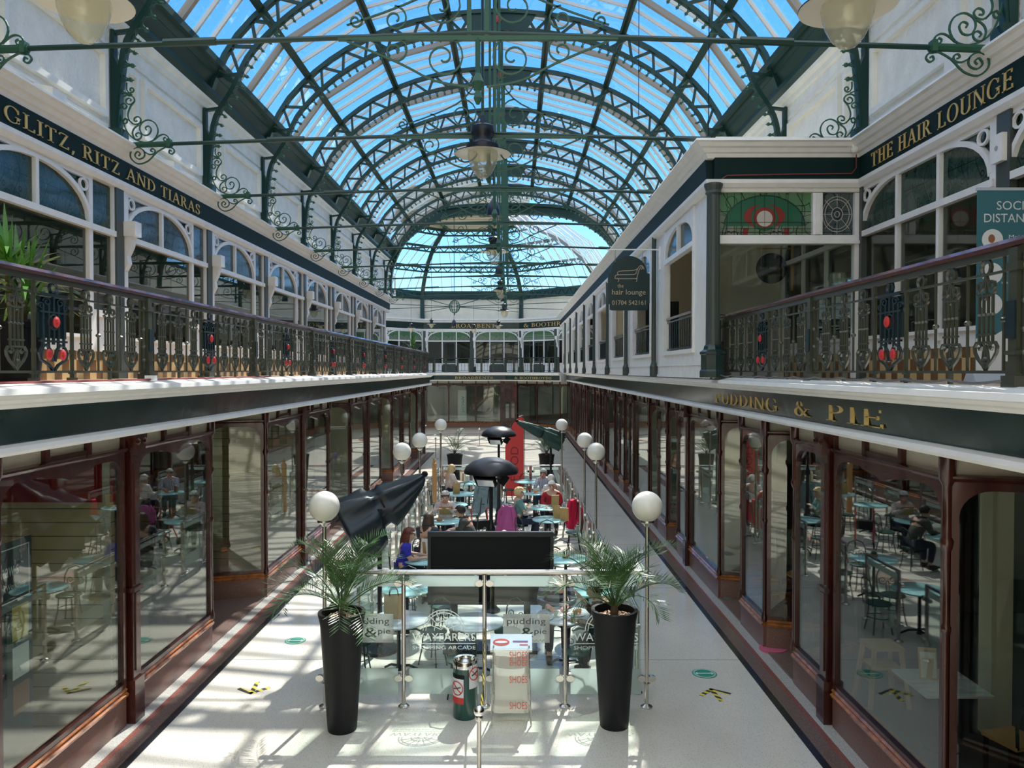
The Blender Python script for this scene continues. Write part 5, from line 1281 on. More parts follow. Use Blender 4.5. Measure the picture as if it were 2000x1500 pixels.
        if hair in ('long', 'bob'):
            dn = .30 if hair == 'long' else .22; vs = []; cols = 13; rws = 7
            for layer in (1.0, .82):
                for i in range(rws):
                    f = i/(rws-1)
                    for k in range(cols):
                        a = PI*1.0+PI*k/(cols-1)+ (0); a = PI*.94+PI*1.12*k/(cols-1)
                        rr = (.100+.018*math.sin(PI*f)+.012*f)*layer
                        vs.append(tuple(Vector((rr*math.cos(a)*1.0, rr*1.12*math.sin(a)-.01-.04*f, .03-dn*f+.02*math.sin(k*1.7)*f))*size+hc))
            fs = []; half_ = cols*rws
            for lay in (0, half_):
                fs += [(lay+i*cols+k, lay+i*cols+k+1, lay+(i+1)*cols+k+1, lay+(i+1)*cols+k) for i in range(rws-1) for k in range(cols-1)]
            fs += [((rws-1)*cols+k, (rws-1)*cols+k+1, half_+(rws-1)*cols+k+1, half_+(rws-1)*cols+k) for k in range(cols-1)]
            fs += [(i*cols+e, (i+1)*cols+e, half_+(i+1)*cols+e, half_+i*cols+e) for i in range(rws-1) for e in (0, cols-1)]
            c.add(vs, fs)
        c.build('hair', hm, t, True)
    if look or tilt: pass
    return t
person('person in a blue T-shirt seated with both hands over a plate', -2.08, 13.95, -80, 'cloth_blue', 'cloth_jeans', hair='bob', hm='hair_auburn', lean=.10, sleeve='short', chairlab='dark wire chair under the person in the blue T-shirt')
person('person in a charcoal hoodie seated with back turned to the near end', -1.78, 15.30, -25, 'cloth_charcoal', 'cloth_navy', hair='long', hm='hair_brown', lean=.08, collar='cloth_charcoal', chairlab='dark wire chair under the person in the charcoal hoodie')
person('person in an olive hoodie and glasses bending over the table', -.84, 16.2, 75, 'cloth_olive', 'cloth_navy', hair='short', hm='hair_dark', lean=.24, glasses=True, collar='cloth_olive', chairlab='dark wire chair under the person in olive')
person('person in a floral blouse seated holding a menu', -1.64, 18.22, 180, 'cloth_floral', 'cloth_navy', hair='curly', hm='hair_grey', lean=.04, arms='menu', chairlab='dark wire chair under the reader in the floral blouse')
person('person in a cream top seated at the back table on the sunlit side', -2.02, 23.35, -60, 'cloth_cream', 'cloth_navy', hair='long', hm='hair_blonde', lean=.07, arms='table', chairlab='dark wire chair under the person in the cream top')
person('person in blue-grey seated at the back table behind the patio heater', -.72, 23.45, 60, 'cloth_bluegrey', 'cloth_navy', hair='short', hm='hair_grey', lean=.12, chairlab='dark wire chair under the person in blue-grey')
person('person in a teal jacket seated with folded arms', .10, 18.75, -80, 'cloth_teal', 'cloth_navy', hair='curly', hm='hair_blonde', lean=-.01, arms='crossed', chairlab='dark wire chair under the person in teal, draped with the pink coat')
person('person in a red cardigan seated facing the near end', .98, 20.05, 175, 'cloth_red', 'cloth_navy', hair='short', hm='hair_white', lean=.08, arms='lap', chairlab='dark wire chair under the person in red')
person('person in a blue striped shirt seated with chin on hand', .88, 22.45, 160, 'cloth_stripe', 'cloth_jeans', tone='skin_pink', hair='short', hm='hair_grey', lean=.06, arms=('table','chin'), chairlab='dark wire chair under the person in the striped shirt')
person('person in a pale top seated opposite the striped shirt, back turned', 1.05, 21.05, 25, 'cloth_white', 'cloth_navy', hair='short', hm='hair_white', lean=.06, chairlab='dark wire chair under the person in the pale top')
person('person in a dark banded top seated behind the marble table with cups', .62, 11.45, 180, 'cloth_bands', 'cloth_navy', tone='skin_pink', lean=.10, arms='table', chairlab='dark wire chair under the person in the banded top')
person('person in a dark flowered top seated beside the upright palm pot', 1.33, 10.35, 65, 'cloth_dark_floral', 'cloth_charcoal', hair='short', hm='hair_red_dark', lean=.18, arms=('table','chin'), chairlab='dark wire chair under the person in the flowered top')

# ------------------------------------------------------------------ coats over chair backs
def coat(loc, rz, m, label, w=.24, h=.55, z1=.98):
    rng = random.Random(len(label)); b = MB(); n = 22; rows = 12; vs = []
    for i in range(rows+1):
        f = i/rows
        for k in range(n):
            a = 2*PI*k/n; ww = w*(.50+.75*f**.8); dd = .055+.09*f
            r = 1+.30*math.sin(a*5+f*1.5+1)*f+rng.uniform(-.02,.02)
            hem = (.10*math.sin(a*2+.6)+.05*math.sin(a*5))*f*f
            vs.append((ww*math.cos(a)*r, dd*math.sin(a)*r-.05*f, z1-h*f-hem-.05*abs(math.cos(a))*(1-f)))
    fs = [(i*n+k, i*n+(k+1)%n, (i+1)*n+(k+1)%n, (i+1)*n+k) for i in range(rows) for k in range(n)]+[tuple(range(n))]
    b.add(vs, fs); t = thing('draped_coat', label, 'coat', loc, rz); b.build('coat_body', m, t, 'all')
    for s in (-1, 1): MB().tube([(s*w*.5,.0,z1-.05),(s*w*.85,-.04,z1-.2),(s*w*.98,-.07,z1-.46)], .05, 8, rs=[.055,.06,.045]).build('sleeve', m, t, True)
coat((-.16, 18.68, 0), math.radians(-35), 'coat_pink', 'magenta pink coat draped over the chair of the person in teal', .25, .68, .93)
coat((1.50, 19.45, 0), math.radians(40), 'coat_red', 'bright red coat over the wire chair beside the person in red', .24, .62, .95)
coat((-.80, 21.6, 0), math.radians(25), 'cloth_bluegrey', 'large blue-grey coat draped over a chair behind the nearer patio heater', .38, .80, 1.08)

# ------------------------------------------------------------------ menus, crockery, bags
def menu(x, y, rz, label, z=.755, h=.32, m='clip_tan'):
    t = thing('menu_board', label, 'menu', (x,y,z), rz)
    b = MB(Matrix.Rotation(math.radians(-14), 4, 'X')); b.box(-.095,.095,-.006,.006,.0,h); b.build('clipboard', m, t)
    b = MB(Matrix.Rotation(math.radians(-14), 4, 'X')); b.box(-.08,.08,-.010,-.006,.02,h-.05); b.build('menu_sheet', 'paper', t)
    b = MB(Matrix.Rotation(math.radians(-14), 4, 'X')); b.box(-.04,.04,-.014,-.006,h-.045,h-.02); b.build('clip', 'steel', t)
    MB(Matrix.Rotation(math.radians(18), 4, 'X')).box(-.03,.03,.002,.008,.0,h*.8).build('stand', m, t)
menu(TB['M'][0]-.08, TB['M'][1]-.1, .3+PI, 'tan menu clipboard standing on the table beside the draped blue coat')
menu(TB['J'][0]+.24, TB['J'][1]+.02, PI+.1, 'tan menu clipboard in front of the person in red')
menu(TB['I'][0]+.18, TB['I'][1]+.1, PI-.4, 'tan menu clipboard leaning on the aqua table before the person in red')
menu(TB['I'][0]+.33, TB['I'][1]-.22, PI-.2, 'lower tan menu clipboard at the edge of the aqua table')
menu(TB['E'][0]-.05, TB['E'][1]+.25, -.15, 'white faced menu clipboard before the person in the blue T-shirt', h=.36)
menu(TB['P'][0]-.20, TB['P'][1]+.15, .2, 'grey menu board on the table of the person in the cream top', h=.36)
t = thing('menu_card', 'tan menu held up by the reader in the floral blouse', 'menu', (-1.60, 17.90, .93), 0)
MB(Matrix.Rotation(.5, 4, 'X')).box(-.16,.16,-.004,.004,-.12,.12).build('cover', 'clip_tan', t); MB(Matrix.Rotation(.5, 4, 'X')).box(-.15,.15,.004,.006,-.11,.11).build('menu_sheet', 'paper', t)
t = thing('paper_bag', 'brown paper carrier bag with looped handles on the marble table', 'bag', (-1.68, 10.62, .756), .25)
MB().add([(-.13,-.05,0),(.13,-.05,0),(.13,.05,0),(-.13,.05,0),(-.13,-.035,.33),(.13,-.035,.33),(.13,.035,.33),(-.13,.035,.33)], [(0,3,2,1),(0,1,5,4),(1,2,6,5),(2,3,7,6),(3,0,4,7)]).build('sack', 'bag_kraft', t)
for y in (-.036,.036): MB().tube([(x,y,z) for x, z in [(-.06,.32),(-.055,.38),(-.03,.42),(.03,.42),(.055,.38),(.06,.32)]], .005, 5).build('handle', 'black_plastic', t)
def cup(x, y, z, lab):
    t = thing('coffee_cup', lab, 'cup', (x,y,z)); MB().lathe([(.075,.0),(.08,.012),(.03,.008)], 16).build('saucer', 'teacup', t, True)
    MB().lathe([(.022,.01),(.03,.03),(.042,.07),(.038,.07),(.028,.03)], 14).build('bowl', 'teacup', t, True); MB().tube([(.04,0,.06),(.065,0,.055),(.06,0,.03),(.034,0,.025)], .005, 5).build('handle', 'teacup', t)
    MB().lathe([(.01,.061),(.037,.062)], 12).build('coffee', 'food_brown', t)
cup(.58, 10.72, .756, 'white coffee cup and saucer near the person in the banded top'); cup(TB['J'][0]-.15, TB['J'][1]-.02, .756, 'white teacup on the table between the people in teal and red'); cup(TB['J'][0]+.02, TB['J'][1]-.2, .756, 'white teacup nearest the tan menu of the person in red')
def plate(x, y, z, lab, food='food_orange'):
    t = thing('plate_of_food', lab, 'plate', (x,y,z)); MB().lathe([(.06,0),(.12,.014),(.115,.018),(.06,.006)], 20).build('plate', 'teacup', t, True)
    b = MB(); rng = random.Random(int(x*100)); 
    for i in range(7): b.ball((rng.uniform(-.05,.05), rng.uniform(-.05,.05), .03+rng.uniform(0,.02)), rng.uniform(.02,.035), 7, 5)
    o = b.build('food', food, t, True); o['kind'] = 'stuff'
plate(.88, 10.78, .756, 'plate of orange food on the marble table with cups'); plate(-1.72, 17.5, .756, 'plate of food on the aqua table of the reader in the floral blouse', 'food_brown')
plate(-1.38, 15.85, .756, 'plate of food before the person in olive', 'food_brown'); plate(TB['O'][0]+.05, TB['O'][1]-.1, .756, 'plate of food before the person in the striped shirt', 'food_orange'); plate(TB['E'][0]-.2, TB['E'][1]-.02, .756, 'plate of food under the hands of the person in the blue T-shirt', 'food_brown')
plate(.42, 10.62, .756, 'small plate at the near edge of the marble table with cups', 'food_brown')
def bottle(x, y, m, lab):
    t = thing('sauce_bottle', lab, 'bottle', (x,y,.756)); MB().lathe([(.026,0),(.03,.02),(.03,.11),(.014,.15),(.012,.17)], 12).build('body', m, t, True); MB().lathe([(.015,.17),(.015,.19),(.006,.2)], 10).build('cap', 'teacup', t)
bottle(-1.62, 15.95, 'sauce_red', 'red sauce bottle between the charcoal hoodie and the person in olive'); bottle(-1.55, 16.0, 'food_brown', 'brown sauce bottle between the charcoal hoodie and the person in olive'); bottle(TB['O'][0]-.12, TB['O'][1]+.08, 'sauce_red', 'red sauce bottle beside the striped shirt'); bottle(TB['O'][0]-.2, TB['O'][1]+.0, 'food_brown', 'brown sauce bottle beside the striped shirt')
t = thing('water_glass', 'clear tumbler on the marble table with cups', 'glass', (.80, 10.5, .756)); MB().lathe([(.026,0),(.032,.11),(.029,.11),(.023,.01)], 12).build('tumbler', 'clear_glass', t, True); MB().lathe([(.024,.01),(.027,.07)], 12).build('water', 'water_glass', t)
t = thing('plant_pot', 'small dark pot on the aqua table by the television edge', 'pot', (TB['F'][0]+.0, TB['F'][1], .756)); MB().lathe([(.05,0),(.08,.05),(.07,.07)], 14).build('pot', 'food_brown', t, True); b = MB(); b.ball((0,0,.09), .055, 8, 6, 1, 1, .7); b.build('plant_tuft', 'palm_leaf', t)
# ------------------------------------------------------------------ television, heaters, parasols, flag
t = thing('television', 'large black television seen from behind, standing in the cafe', 'television', (-.36, 11.55, 0))
MB().box(-.94,.94,-.0,.05,.68,1.76).build('casing', 'black_plastic', t); b = MB(); b.ring([(-.95,.67),(.95,.67),(.95,1.77),(-.95,1.77)], [(-.90,.72),(.90,.72),(.90,1.70),(-.90,1.70)], -.03, .055); b.build('bezel', 'black_iron', t)
MB().box(-.55,.55,-.06,.0,.75,1.2).build('rear_housing', 'black_plastic', t)
b = MB()
for i in range(24): b.box(-.5+.042*i, -.5+.042*i+.012, -.004, 0, 1.34, 1.46)
b.build('vent_slots_pattern', 'black_plastic', t)
MB().box(.18,.45,-.064,-.06,.98,1.08).build('rating_label', 'paper', t)
for x in (-.22,.22): MB().lathe([(.02,0),(.02,.01)], 8).build('screw', 'paper', t, loc=(x,-.065,1.12))
for x in (-.55,.55): MB().box(x-.05,x+.05,-.03,.03,.05,.68).build('stand_leg', 'black_iron', t)
MB().box(-.7,.7,-.25,.25,0,.05).build('stand_base', 'black_iron', t)
MB().box(-.86,.86,.051,.054,.74,1.69).build('screen', 'black_plastic', t)
def heater(x, y, label):
    t = thing('patio_heater', label, 'patio heater', (x,y,0))
    MB().lathe([(.16,0),(.16,.03),(.12,.06),(.10,.10),(.10,.28),(.07,.33),(.085,.37),(.06,.42),(.05,.5),(.045,1.35),(.075,1.40),(.075,1.46),(.045,1.52),(.035,1.6)], 14).build('base_column', 'black_iron', t, True)
    MB().lathe([(.033,1.58),(.033,2.3)], 12).build('pole', 'black_iron', t)
    MB().lathe([(.47,2.42),(.475,2.45),(.44,2.53),(.32,2.62),(.15,2.68),(.0001,2.69)], 36, capb=False).build('hood', 'black_iron', t, True)
    MB().lathe([(.47,2.42),(.30,2.50),(.05,2.52)], 36, capb=False).build('hood_lining', 'black_plastic', t, True)
    for a in (-20, 100, 220):
        M = Matrix.Rotation(math.radians(a), 4, 'Z') @ Matrix.Translation((0,-.22,2.30)) @ Matrix.Rotation(math.radians(35), 4, 'X')
        o = MB(M).box(-.17,.17,-.04,.05,-.09,.09).build('heater_head', 'black_plastic', t); MB(M).box(-.15,.15,-.048,-.04,-.07,.07).build('heater_grille', 'chrome', o)
        MB().bar((0,0,2.3), M @ Vector((0,.05,0)), .03, .03).build('bracket_arm', 'black_iron', t)
heater(-.41, 13.35, 'black hooded patio heater on an ornate post just behind the television')
heater(-.43, 20.9, 'black hooded patio heater by the red feather flag, farther from the television')
def parasol(loc, foot, tip, m, label, w0=.30, mid=.55):
    """a folded cantilever parasol: cloth gathered along a tilted arm on a post"""
    t = thing('folded_parasol', label, 'parasol', loc)
    L = Vector(loc); a = Vector(foot)-L; c = Vector(tip)-L; d = (c-a)
    MB().lathe([(.28,0),(.28,.05),(.05,.08),(.035,.1),(.035,a.z+.15)], 14, (a.x*.0,0,0)).build('post', 'black_iron', t)
    MB().tube([a+d*-.05, c+d*.02], .028, 8).build('arm', 'black_iron', t)
    n = 20; rows = 26; n = 36; vs = []; u = d.normalized(); s = u.cross(Vector((0,0,1))).normalized(); up = s.cross(u); rng = random.Random(4)
    for i in range(rows+1):
        f = i/rows; w = w0*(1-f)**.75*(1.1 if f < .35 else (.72 if f < .5 else .95))+.05; sag = .55*w
        for k in range(n):
            q_ = 2*PI*k/n; r = 1+.16*math.sin(q_*7+f*4)+.05*math.sin(q_*13-f*6)
            vs.append(a+d*f+s*(w*.75*math.cos(q_)*r)+up*(w*math.sin(q_)*r-sag))
    b = MB(); b.add(vs, [(i*n+k, i*n+(k+1)%n, (i+1)*n+(k+1)%n, (i+1)*n+k) for i in range(rows) for k in range(n)]+[tuple(range(n)), tuple(rows*n+k for k in range(n))])
    b.build('cloth', m, t, 'all')
    MB().tube([a+d*.46+s*.2*math.cos(q_)+up*(.17*math.sin(q_)-.10) for q_ in [2*PI*i/14 for i in range(14)]], .014, 5, closed=True).build('tie_strap', 'black_plastic', t)
    MB().ball(tuple(c+d*.02), .05, 8, 6).build('end_cap', 'black_plastic', t)
parasol((-2.02, 11.45, 0), (-2.62, 11.45, 1.98), (-1.42, 11.9, 2.58), 'parasol', 'folded navy parasol slanting above the spreading palm', .46)
parasol((1.15, 24.3, 0), (1.55, 24.3, 2.10), (.10, 24.0, 2.62), 'parasol_green', 'folded dark green parasol slanting behind the feather flag', .22)
t = thing('feather_flag', 'red feather flag with grey writing at the back of the cafe', 'flag', (0, 24.75, 0))
P = [(-.30,.15),(.30,.15),(.30,2.62),(.22,2.72),(.10,2.66),(-.05,2.48),(-.20,2.15),(-.30,1.75)]
MB().prism(P, -.006, .006).build('flag_cloth', 'flag_red', t)
MB().tube([(.32,0,0),(.32,0,2.6),(.26,0,2.76),(.14,0,2.72)], .012, 6).build('pole', 'steel', t); MB().lathe([(.2,0),(.2,.03),(.03,.05)], 12, (.32,0,0)).build('base', 'black_iron', t)
b = MB(wallM((0,-.007,0),(1,0,0),(0,-1,0)) @ Matrix.Translation((0,0,1.0)) @ Matrix.Rotation(-PI/2, 4, 'Y')); sans(b, 'FOOD', -.35, .75, -.13, .26, .003).build('lettering', 'flag_text', t)
b = MB()
for r in (.10, .16): b.tube([(r*math.cos(q_)+.02,-.01,2.22+r*math.sin(q_)) for q_ in [PI*.7+PI*.6*i/8 for i in range(9)]], .014, 4)
b.build('emblem', 'flag_text', t)
t = thing('timber_post', 'slim tan timber post with a turned finial beside the low barriers', 'post', (-2.38, 22.75, 0)); MB().box(-.06,.06,-.06,.06,0,1.42).build('shaft', 'orange_wood', t); MB().lathe([(.07,1.42),(.07,1.45),(.03,1.48),(.05,1.54),(.02,1.6)], 10).build('finial', 'orange_wood', t)
# red walking frame
t = thing('walking_frame', 'red wheeled walking frame with a dark bag behind the person in olive', 'walking frame', (-.82, 18.35, 0), .4)
b = MB()
for s in (-1, 1): b.tube([(s*.2,-.25,.08),(s*.2,.02,.55),(s*.2,.1,.88),(s*.2,-.1,.93)], .016, 6); b.tube([(s*.2,.25,.08),(s*.2,.02,.55)], .016, 6)
b.bar((-.2,.02,.55),(.2,.02,.55), .03, .03); b.build('frame', 'red_paint', t)
MB().box(-.18,.18,-.12,.12,.42,.62).build('bag', 'black_plastic', t)
for sx in (-.2,.2):
    for sy in (-.25,.25): MB().tube([(sx-.015,sy,.08),(sx+.015,sy,.08)], .08, 14).build('wheel', 'black_plastic', t)

# ------------------------------------------------------------------ bin, shoe sack, rope post, tape
t = thing('litter_bin', 'round green litter bin with a chrome rim and no-smoking notices', 'bin', (-.60, 9.28, 0))
MB().lathe([(.145,0),(.148,.02),(.148,.60),(.15,.62)], 28).build('drum', 'bin_green', t, True)
MB().lathe([(.152,.615),(.152,.69),(.145,.70),(.12,.69),(.11,.65)], 28, capt=True).build('chrome_rim', 'chrome', t, True)
b = MB(); b.add([(.150*math.cos(a), .150*math.sin(a), z) for z in (.42,.55) for a in [PI*1.08+PI*.42*i/8 for i in range(9)]], [(i,i+1,10+i,9+i) for i in range(8)]); b.build('slot', 'black_plastic', t)
def notice(a0, a1, z0, z1, red):
    nb = MB(); A = [a0+(a1-a0)*i/6 for i in range(7)]; r = .152
    nb.add([(r*math.cos(a), r*math.sin(a), z) for z in (z0,z1) for a in A], [(i,i+1,8+i,7+i) for i in range(6)]); o = nb.build('notice', 'banner_white', t)
    am = (a0+a1)/2; zc = z0+(z1-z0)*.62; R_ = (z1-z0)*.27; w_ = R_/.152
    def P(q, k=1.0): return (.156*math.cos(am+k*w_*math.cos(q)), .156*math.sin(am+k*w_*math.cos(q)), zc+k*R_*math.sin(q))
    rb = MB(); rb.tube([P(2*PI*i/20) for i in range(20)], .006, 4, closed=True); rb.tube([P(2.4), P(2.4,.0), P(2.4+PI)], .006, 4); rb.build('prohibition_symbol', 'red_paint', o)
    rb = MB(); rb.tube([P(PI*.1,.7), P(0,0), P(PI*1.1,.6)], .008, 4); rb.build('cigarette_symbol', 'ink', o)
    if red:
        rb = MB(); rb.add([(.154*math.cos(a), .154*math.sin(a), z) for z in (z0,z0+(z1-z0)*.26) for a in A], [(i,i+1,8+i,7+i) for i in range(6)]); rb.build('red_strip', 'red_paint', o)
notice(PI*1.10, PI*1.48, .20, .50, True); notice(PI*1.62, PI*1.95, .38, .66, False)
t = thing('shoe_sack', 'clear plastic sack on a folding stand printed SHOES in red', 'collection sack', (-.04, 9.16, 0))
Z = wallM((0,0,0),(1,0,0),(0,-1,0))
MB(Matrix.Translation((0,.02,.93)) @ Matrix.Rotation(math.radians(32), 4, 'X')).box(-.25,.25,-.10,.12,-.008,.008).build('header_board', 'sign_blue', t)
Mh = Matrix.Translation((0,.02,.93)) @ Matrix.Rotation(math.radians(32), 4, 'X') @ wallM((0,0,.009),(1,0,0),(0,0,1))
Mh = Matrix.Translation((0,.02,.93)) @ Matrix.Rotation(math.radians(32), 4, 'X')
b = MB(Mh); b.prism([(-.12+.10*math.cos(a), .0+.05*math.sin(a)) for a in [2*PI*i/24 for i in range(24)]], .008, .011, 'xy'); b.build('oval_logo', 'red_paint', t)
b = MB(Mh); b.ring_ = None; b.prism([(-.12+.075*math.cos(a), .0+.018*math.sin(a)) for a in [2*PI*i/24 for i in range(24)]], .0105, .013, 'xy'); b.build('oval_logo_stripe', 'banner_white', t)
b = MB(Mh); b.box(.02,.20,-.0,.022,.008,.011); b.build('print_strip', 'purple_ink', t); b = MB(Mh); b.box(.10,.20,-.045,-.03,.008,.011); b.build('print_strip', 'red_paint', t)
MB(Mh).box(-.25,.25,-.115,-.095,-.03,.008).build('header_lip', 'banner_white', t)
b = MB(); rng = random.Random(2); n = 28; rows = 14; vs = []
for i in range(rows+1):
    f = i/rows
    for k in range(n):
        a = 2*PI*k/n; c_, s_ = math.cos(a), math.sin(a); e = .35
        r = 1+rng.uniform(-.02,.02)+.03*math.sin(k*2.3+f*4)
        vs.append((.215*math.copysign(abs(c_)**e, c_)*r*(1-.06*math.sin(PI*f)), .13*math.copysign(abs(s_)**e, s_)*r, .14+.76*f))
b.add(vs, [(i*n+k, i*n+(k+1)%n, (i+1)*n+(k+1)%n, (i+1)*n+k) for i in range(rows) for k in range(n)]+[tuple(range(n))]); sack = b.build('sack', 'bag_plastic', t, True)
for z, fl in ((.80,1),(.715,-1),(.51,1),(.20,1)):
    b = MB(wallM((0,-.148,0),(1,0,0),(0,-1,0)))
    if fl < 0:
        sans(b, 'SHOES', -.02, .19, 0, .075, .002); zs = [v[2] for v in b.v]; b.v = [(x, y, z+.075-q_) for x, y, q_ in b.v]
    else: sans(b, 'SHOES', -.02, .19, z, .085, .002)
    b.build('lettering', 'shoe_red', sack)
for s in (-1, 1):
    for y in (-.15, .15): MB().tube([(s*.21,y*.3,.92),(s*.235,y,.0)], .010, 6).build('stand_leg', 'steel', t)
t = thing('rope_post', 'steel rope post with a ball top before the tall barrier', 'post', (-.335, 7.2, 0)); MB().lathe([(.15,0),(.15,.015),(.03,.03),(.022,.04),(.022,.93)], 16).build('pole', 'steel', t, True); MB().ball((0,0,.985), .052, 18, 12).build('ball_top', 'chrome', t, True)
MB().lathe([(.035,.90),(.04,.92),(.035,.94)], 14).build('collar', 'steel', t, True)
t = thing('barrier_tape', 'yellow and black hazard tape strung from rope post to tall barrier', 'tape', (-.335, 7.2, .9))
b = MB(); pts = [(0,.02,.02),(.005,.6,-.02),(-.01,1.2,-.03),(-.03,1.8,.0),(-.04,2.3,.06)]
for i in range(4): p, q_ = Vector(pts[i]), Vector(pts[i+1]); b.add([p+Vector((0,0,-.03)), q_+Vector((.01,0,-.03)), q_+Vector((-.01,0,.03)), p+Vector((.004,0,.03))], [(0,1,2,3)]); b.add([p+Vector((.004,0,-.03)), q_+Vector((.014,0,-.03)), q_+Vector((-.006,0,.03)), p+Vector((.008,0,.03))], [(0,1,2,3)])
b.build('tape_strip', 'hazard', t)
# far rope posts
for x, y, lab in ((-3.05,41.5,'far rope post by the sunlit shop corner'),(-1.95,42.5,'far rope post before the empty shopfront windows'),(-3.75,36.5,'far rope post beside the last sunlit shopfront')):
    t = thing('rope_post', lab, 'post', (x,y,0)); MB().lathe([(.15,0),(.15,.015),(.03,.03),(.022,.04),(.022,.95)], 12).build('pole', 'steel', t, True); MB().ball((0,0,.98), .05, 10, 8).build('ball_top', 'chrome', t, True)

# ------------------------------------------------------------------ floor stickers
def disc(x, y, r, m, lab, z=.004, txt=False):
    t = thing('floor_sticker', lab, 'floor sticker', (x,y,0)); MB().lathe([(r,0),(r,z)], 32).build('vinyl', m, t)
    if txt:
        b = MB()
        for k in range(2): rr = r*(.88-.08*k); b.tube([(rr*math.cos(a),rr*math.sin(a),z+.0006) for a in [2*PI*i/32 for i in range(32)]], .004, 4, closed=True)
        b.build('ring_mark', 'decal_white', t)
        b = MB(); b.box(-r*.55,r*.55,-.012,.012,z,z+.002); b.add([(-r*.55,-.05,z+.001),(-r*.55,.05,z+.001),(-r*.75,0,z+.001)],[(0,1,2)]); b.add([(r*.55,-.05,z+.001),(r*.55,.05,z+.001),(r*.75,0,z+.001)],[(0,1,2)]); b.build('arrow_mark', 'decal_white', t)
x, y = px(574,1255,0); disc(x, y, .16, 'decal_green', 'round green distancing sticker on the sunlit floor', txt=True)
x, y = px(1378,1319,0); disc(x, y, .17, 'decal_green', 'round green distancing sticker on the shaded floor', txt=True)
x, y = px(1528,1273,0); disc(x-.12, y, .2, 'decal_pink', 'round pink sticker at the nearer shop threshold', .045); x, y = px(1428,1168,0); disc(x-.05, y, .2, 'decal_teal', 'round teal sticker at the farther shop threshold', .045)
def arrow(x, y, rz, lab):
    t = thing('tape_arrow', lab, 'floor marking', (x,y,0), rz)
    MB().box(-.03,.03,-.36,.02,0,.004).build('shaft', 'hazard', t)
    for s in (-1, 1): b = MB(Matrix.Rotation(s*math.radians(50), 4, 'Z')); b.box(-.03,.03,-.26,.02,0,.0045); b.build('head_strip', 'hazard', t)
x, y = px(486,1356,0); arrow(x+.02, y-.05, PI+.1, 'yellow and black tape arrow pointing to the near end on the sunlit floor')
x, y = px(1392,1352,0); arrow(x, y+.02, .12, 'yellow and black tape arrow pointing away on the shaded floor')

# ------------------------------------------------------------------ pendant lamps
def pendant(top):
    t = thing('pendant_lamp', '', 'pendant lamp', (0,0,0), 0, 'dark pendant lamps with glass bowls')
    MB().lathe([(.27,.03),(.27,.10),(.17,.13),(.155,.15),(.155,.25),(.185,.29),(.19,.36),(.185,.40),(.14,.43),(.05,.46),(.03,.58)], 28).build('housing', 'lamp_dark', t, True)
    MB().lathe([(.45,-.03),(.452,-.022),(.28,.035)], 36, capb=False, capt=False).build('shade_rim', 'lamp_dark', t, True)
    MB().lathe([(.449,-.034),(.26,.015),(.0001,.02)], 36, capb=False, capt=False).build('reflector', 'reflector', t, True)
    MB().lathe([(.24,.0),(.245,-.05),(.235,-.12),(.205,-.22),(.15,-.33),(.08,-.405),(.0001,-.435)], 28, capb=False).build('glass_bowl', 'lamp_glass', t, True)
    MB().ball((0,0,-.08), .06, 10, 8, 1, 1, 1.4).build('bulb', 'globe', t, True)
    b = MB(); z = .58; i = 0
    while z < top:
        b.tube([(.012*math.cos(a) if i % 2 else 0, 0 if i % 2 else .012*math.cos(a), z+.03+.035*math.sin(a)) for a in [2*PI*j/8 for j in range(8)]], .005, 3, closed=True); z += .062; i += 1
    b.build('chain', 'lamp_dark', t); return t
p0 = pendant(1.2); p0.location = (-.51, 12.4, 7.71); p0['label'] = 'big dark pendant lamp with a glass bowl hanging in the middle above the parasols'
MB().tube([(0,0,1.2),(0,0,5.9)], .012, 5).build('drop_rod', 'lamp_dark', p0)
for x, y, z, lab in ((-4.15,7.45,7.78,'dark pendant lamp cut off by the top edge over the sunlit gallery'),(3.20,7.45,7.72,'dark pendant lamp cut off by the top edge on the salon side'),(-.63,24.1,7.95,'second dark pendant lamp along the middle of the vault'),(-.62,35.8,7.95,'third dark pendant lamp along the middle of the vault'),(-.62,47.5,7.9,'fourth dark pendant lamp, the farthest along the middle')):
    dup(p0, (x,y,z), None, lab)
for x, y, z, lab in ((-6.4,47.6,6.85,'small pendant lamp of the octagon nearest the far gallery plant'),(-5.15,47.6,7.1,'small pendant lamp of the octagon above the green leaded lights'),(-2.5,47,6.75,'small pendant lamp of the octagon below the gilt board'),(-1.0,47.6,7.0,'small pendant lamp of the octagon beside the middle row of lamps')):
    o = dup(p0, (x,y,z), None, lab); o.scale = (.62,.62,.62)
def bell(x, y, z, lab):
    t = thing('bell_pendant', lab, 'pendant lamp', (x,y,z), 0, 'small dark bell pendants'); MB().lathe([(.16,0),(.155,.12),(.12,.28),(.06,.36),(.03,.42)], 18).build('shade', 'lamp_dark', t, True); MB().tube([(0,0,.4),(0,0,13.6-z)], .010, 5).build('drop_rod', 'lamp_dark', t)
bell(-.5, 18.2, 7.85, 'small dark bell pendant between the first and second bowl lamps'); bell(-.6, 30, 7.95, 'small dark bell pendant between the second and third bowl lamps'); bell(-.6, 41.6, 7.95, 'small dark bell pendant before the farthest bowl lamp'); bell(-3.75, 47.6, 6.95, 'small dark bell pendant under the globe of radiating rods')
t = thing('rod_globe', 'green iron globe with rods radiating to the walls of the octagon', 'iron globe', (-3.75, 48, 8.2))
b = MB()
for k in range(6): b.tube([(.34*math.cos(a)*math.cos(k*PI/6),.34*math.cos(a)*math.sin(k*PI/6),.40*math.sin(a)) for a in [2*PI*i/16 for i in range(16)]], .018, 4, closed=True)
for z in (-.2,0,.2): b.tube([(math.sqrt(.1156-z*z*.72)*math.cos(a),math.sqrt(.1156-z*z*.72)*math.sin(a),z) for a in [2*PI*i/16 for i in range(16)]], .014, 4, closed=True)
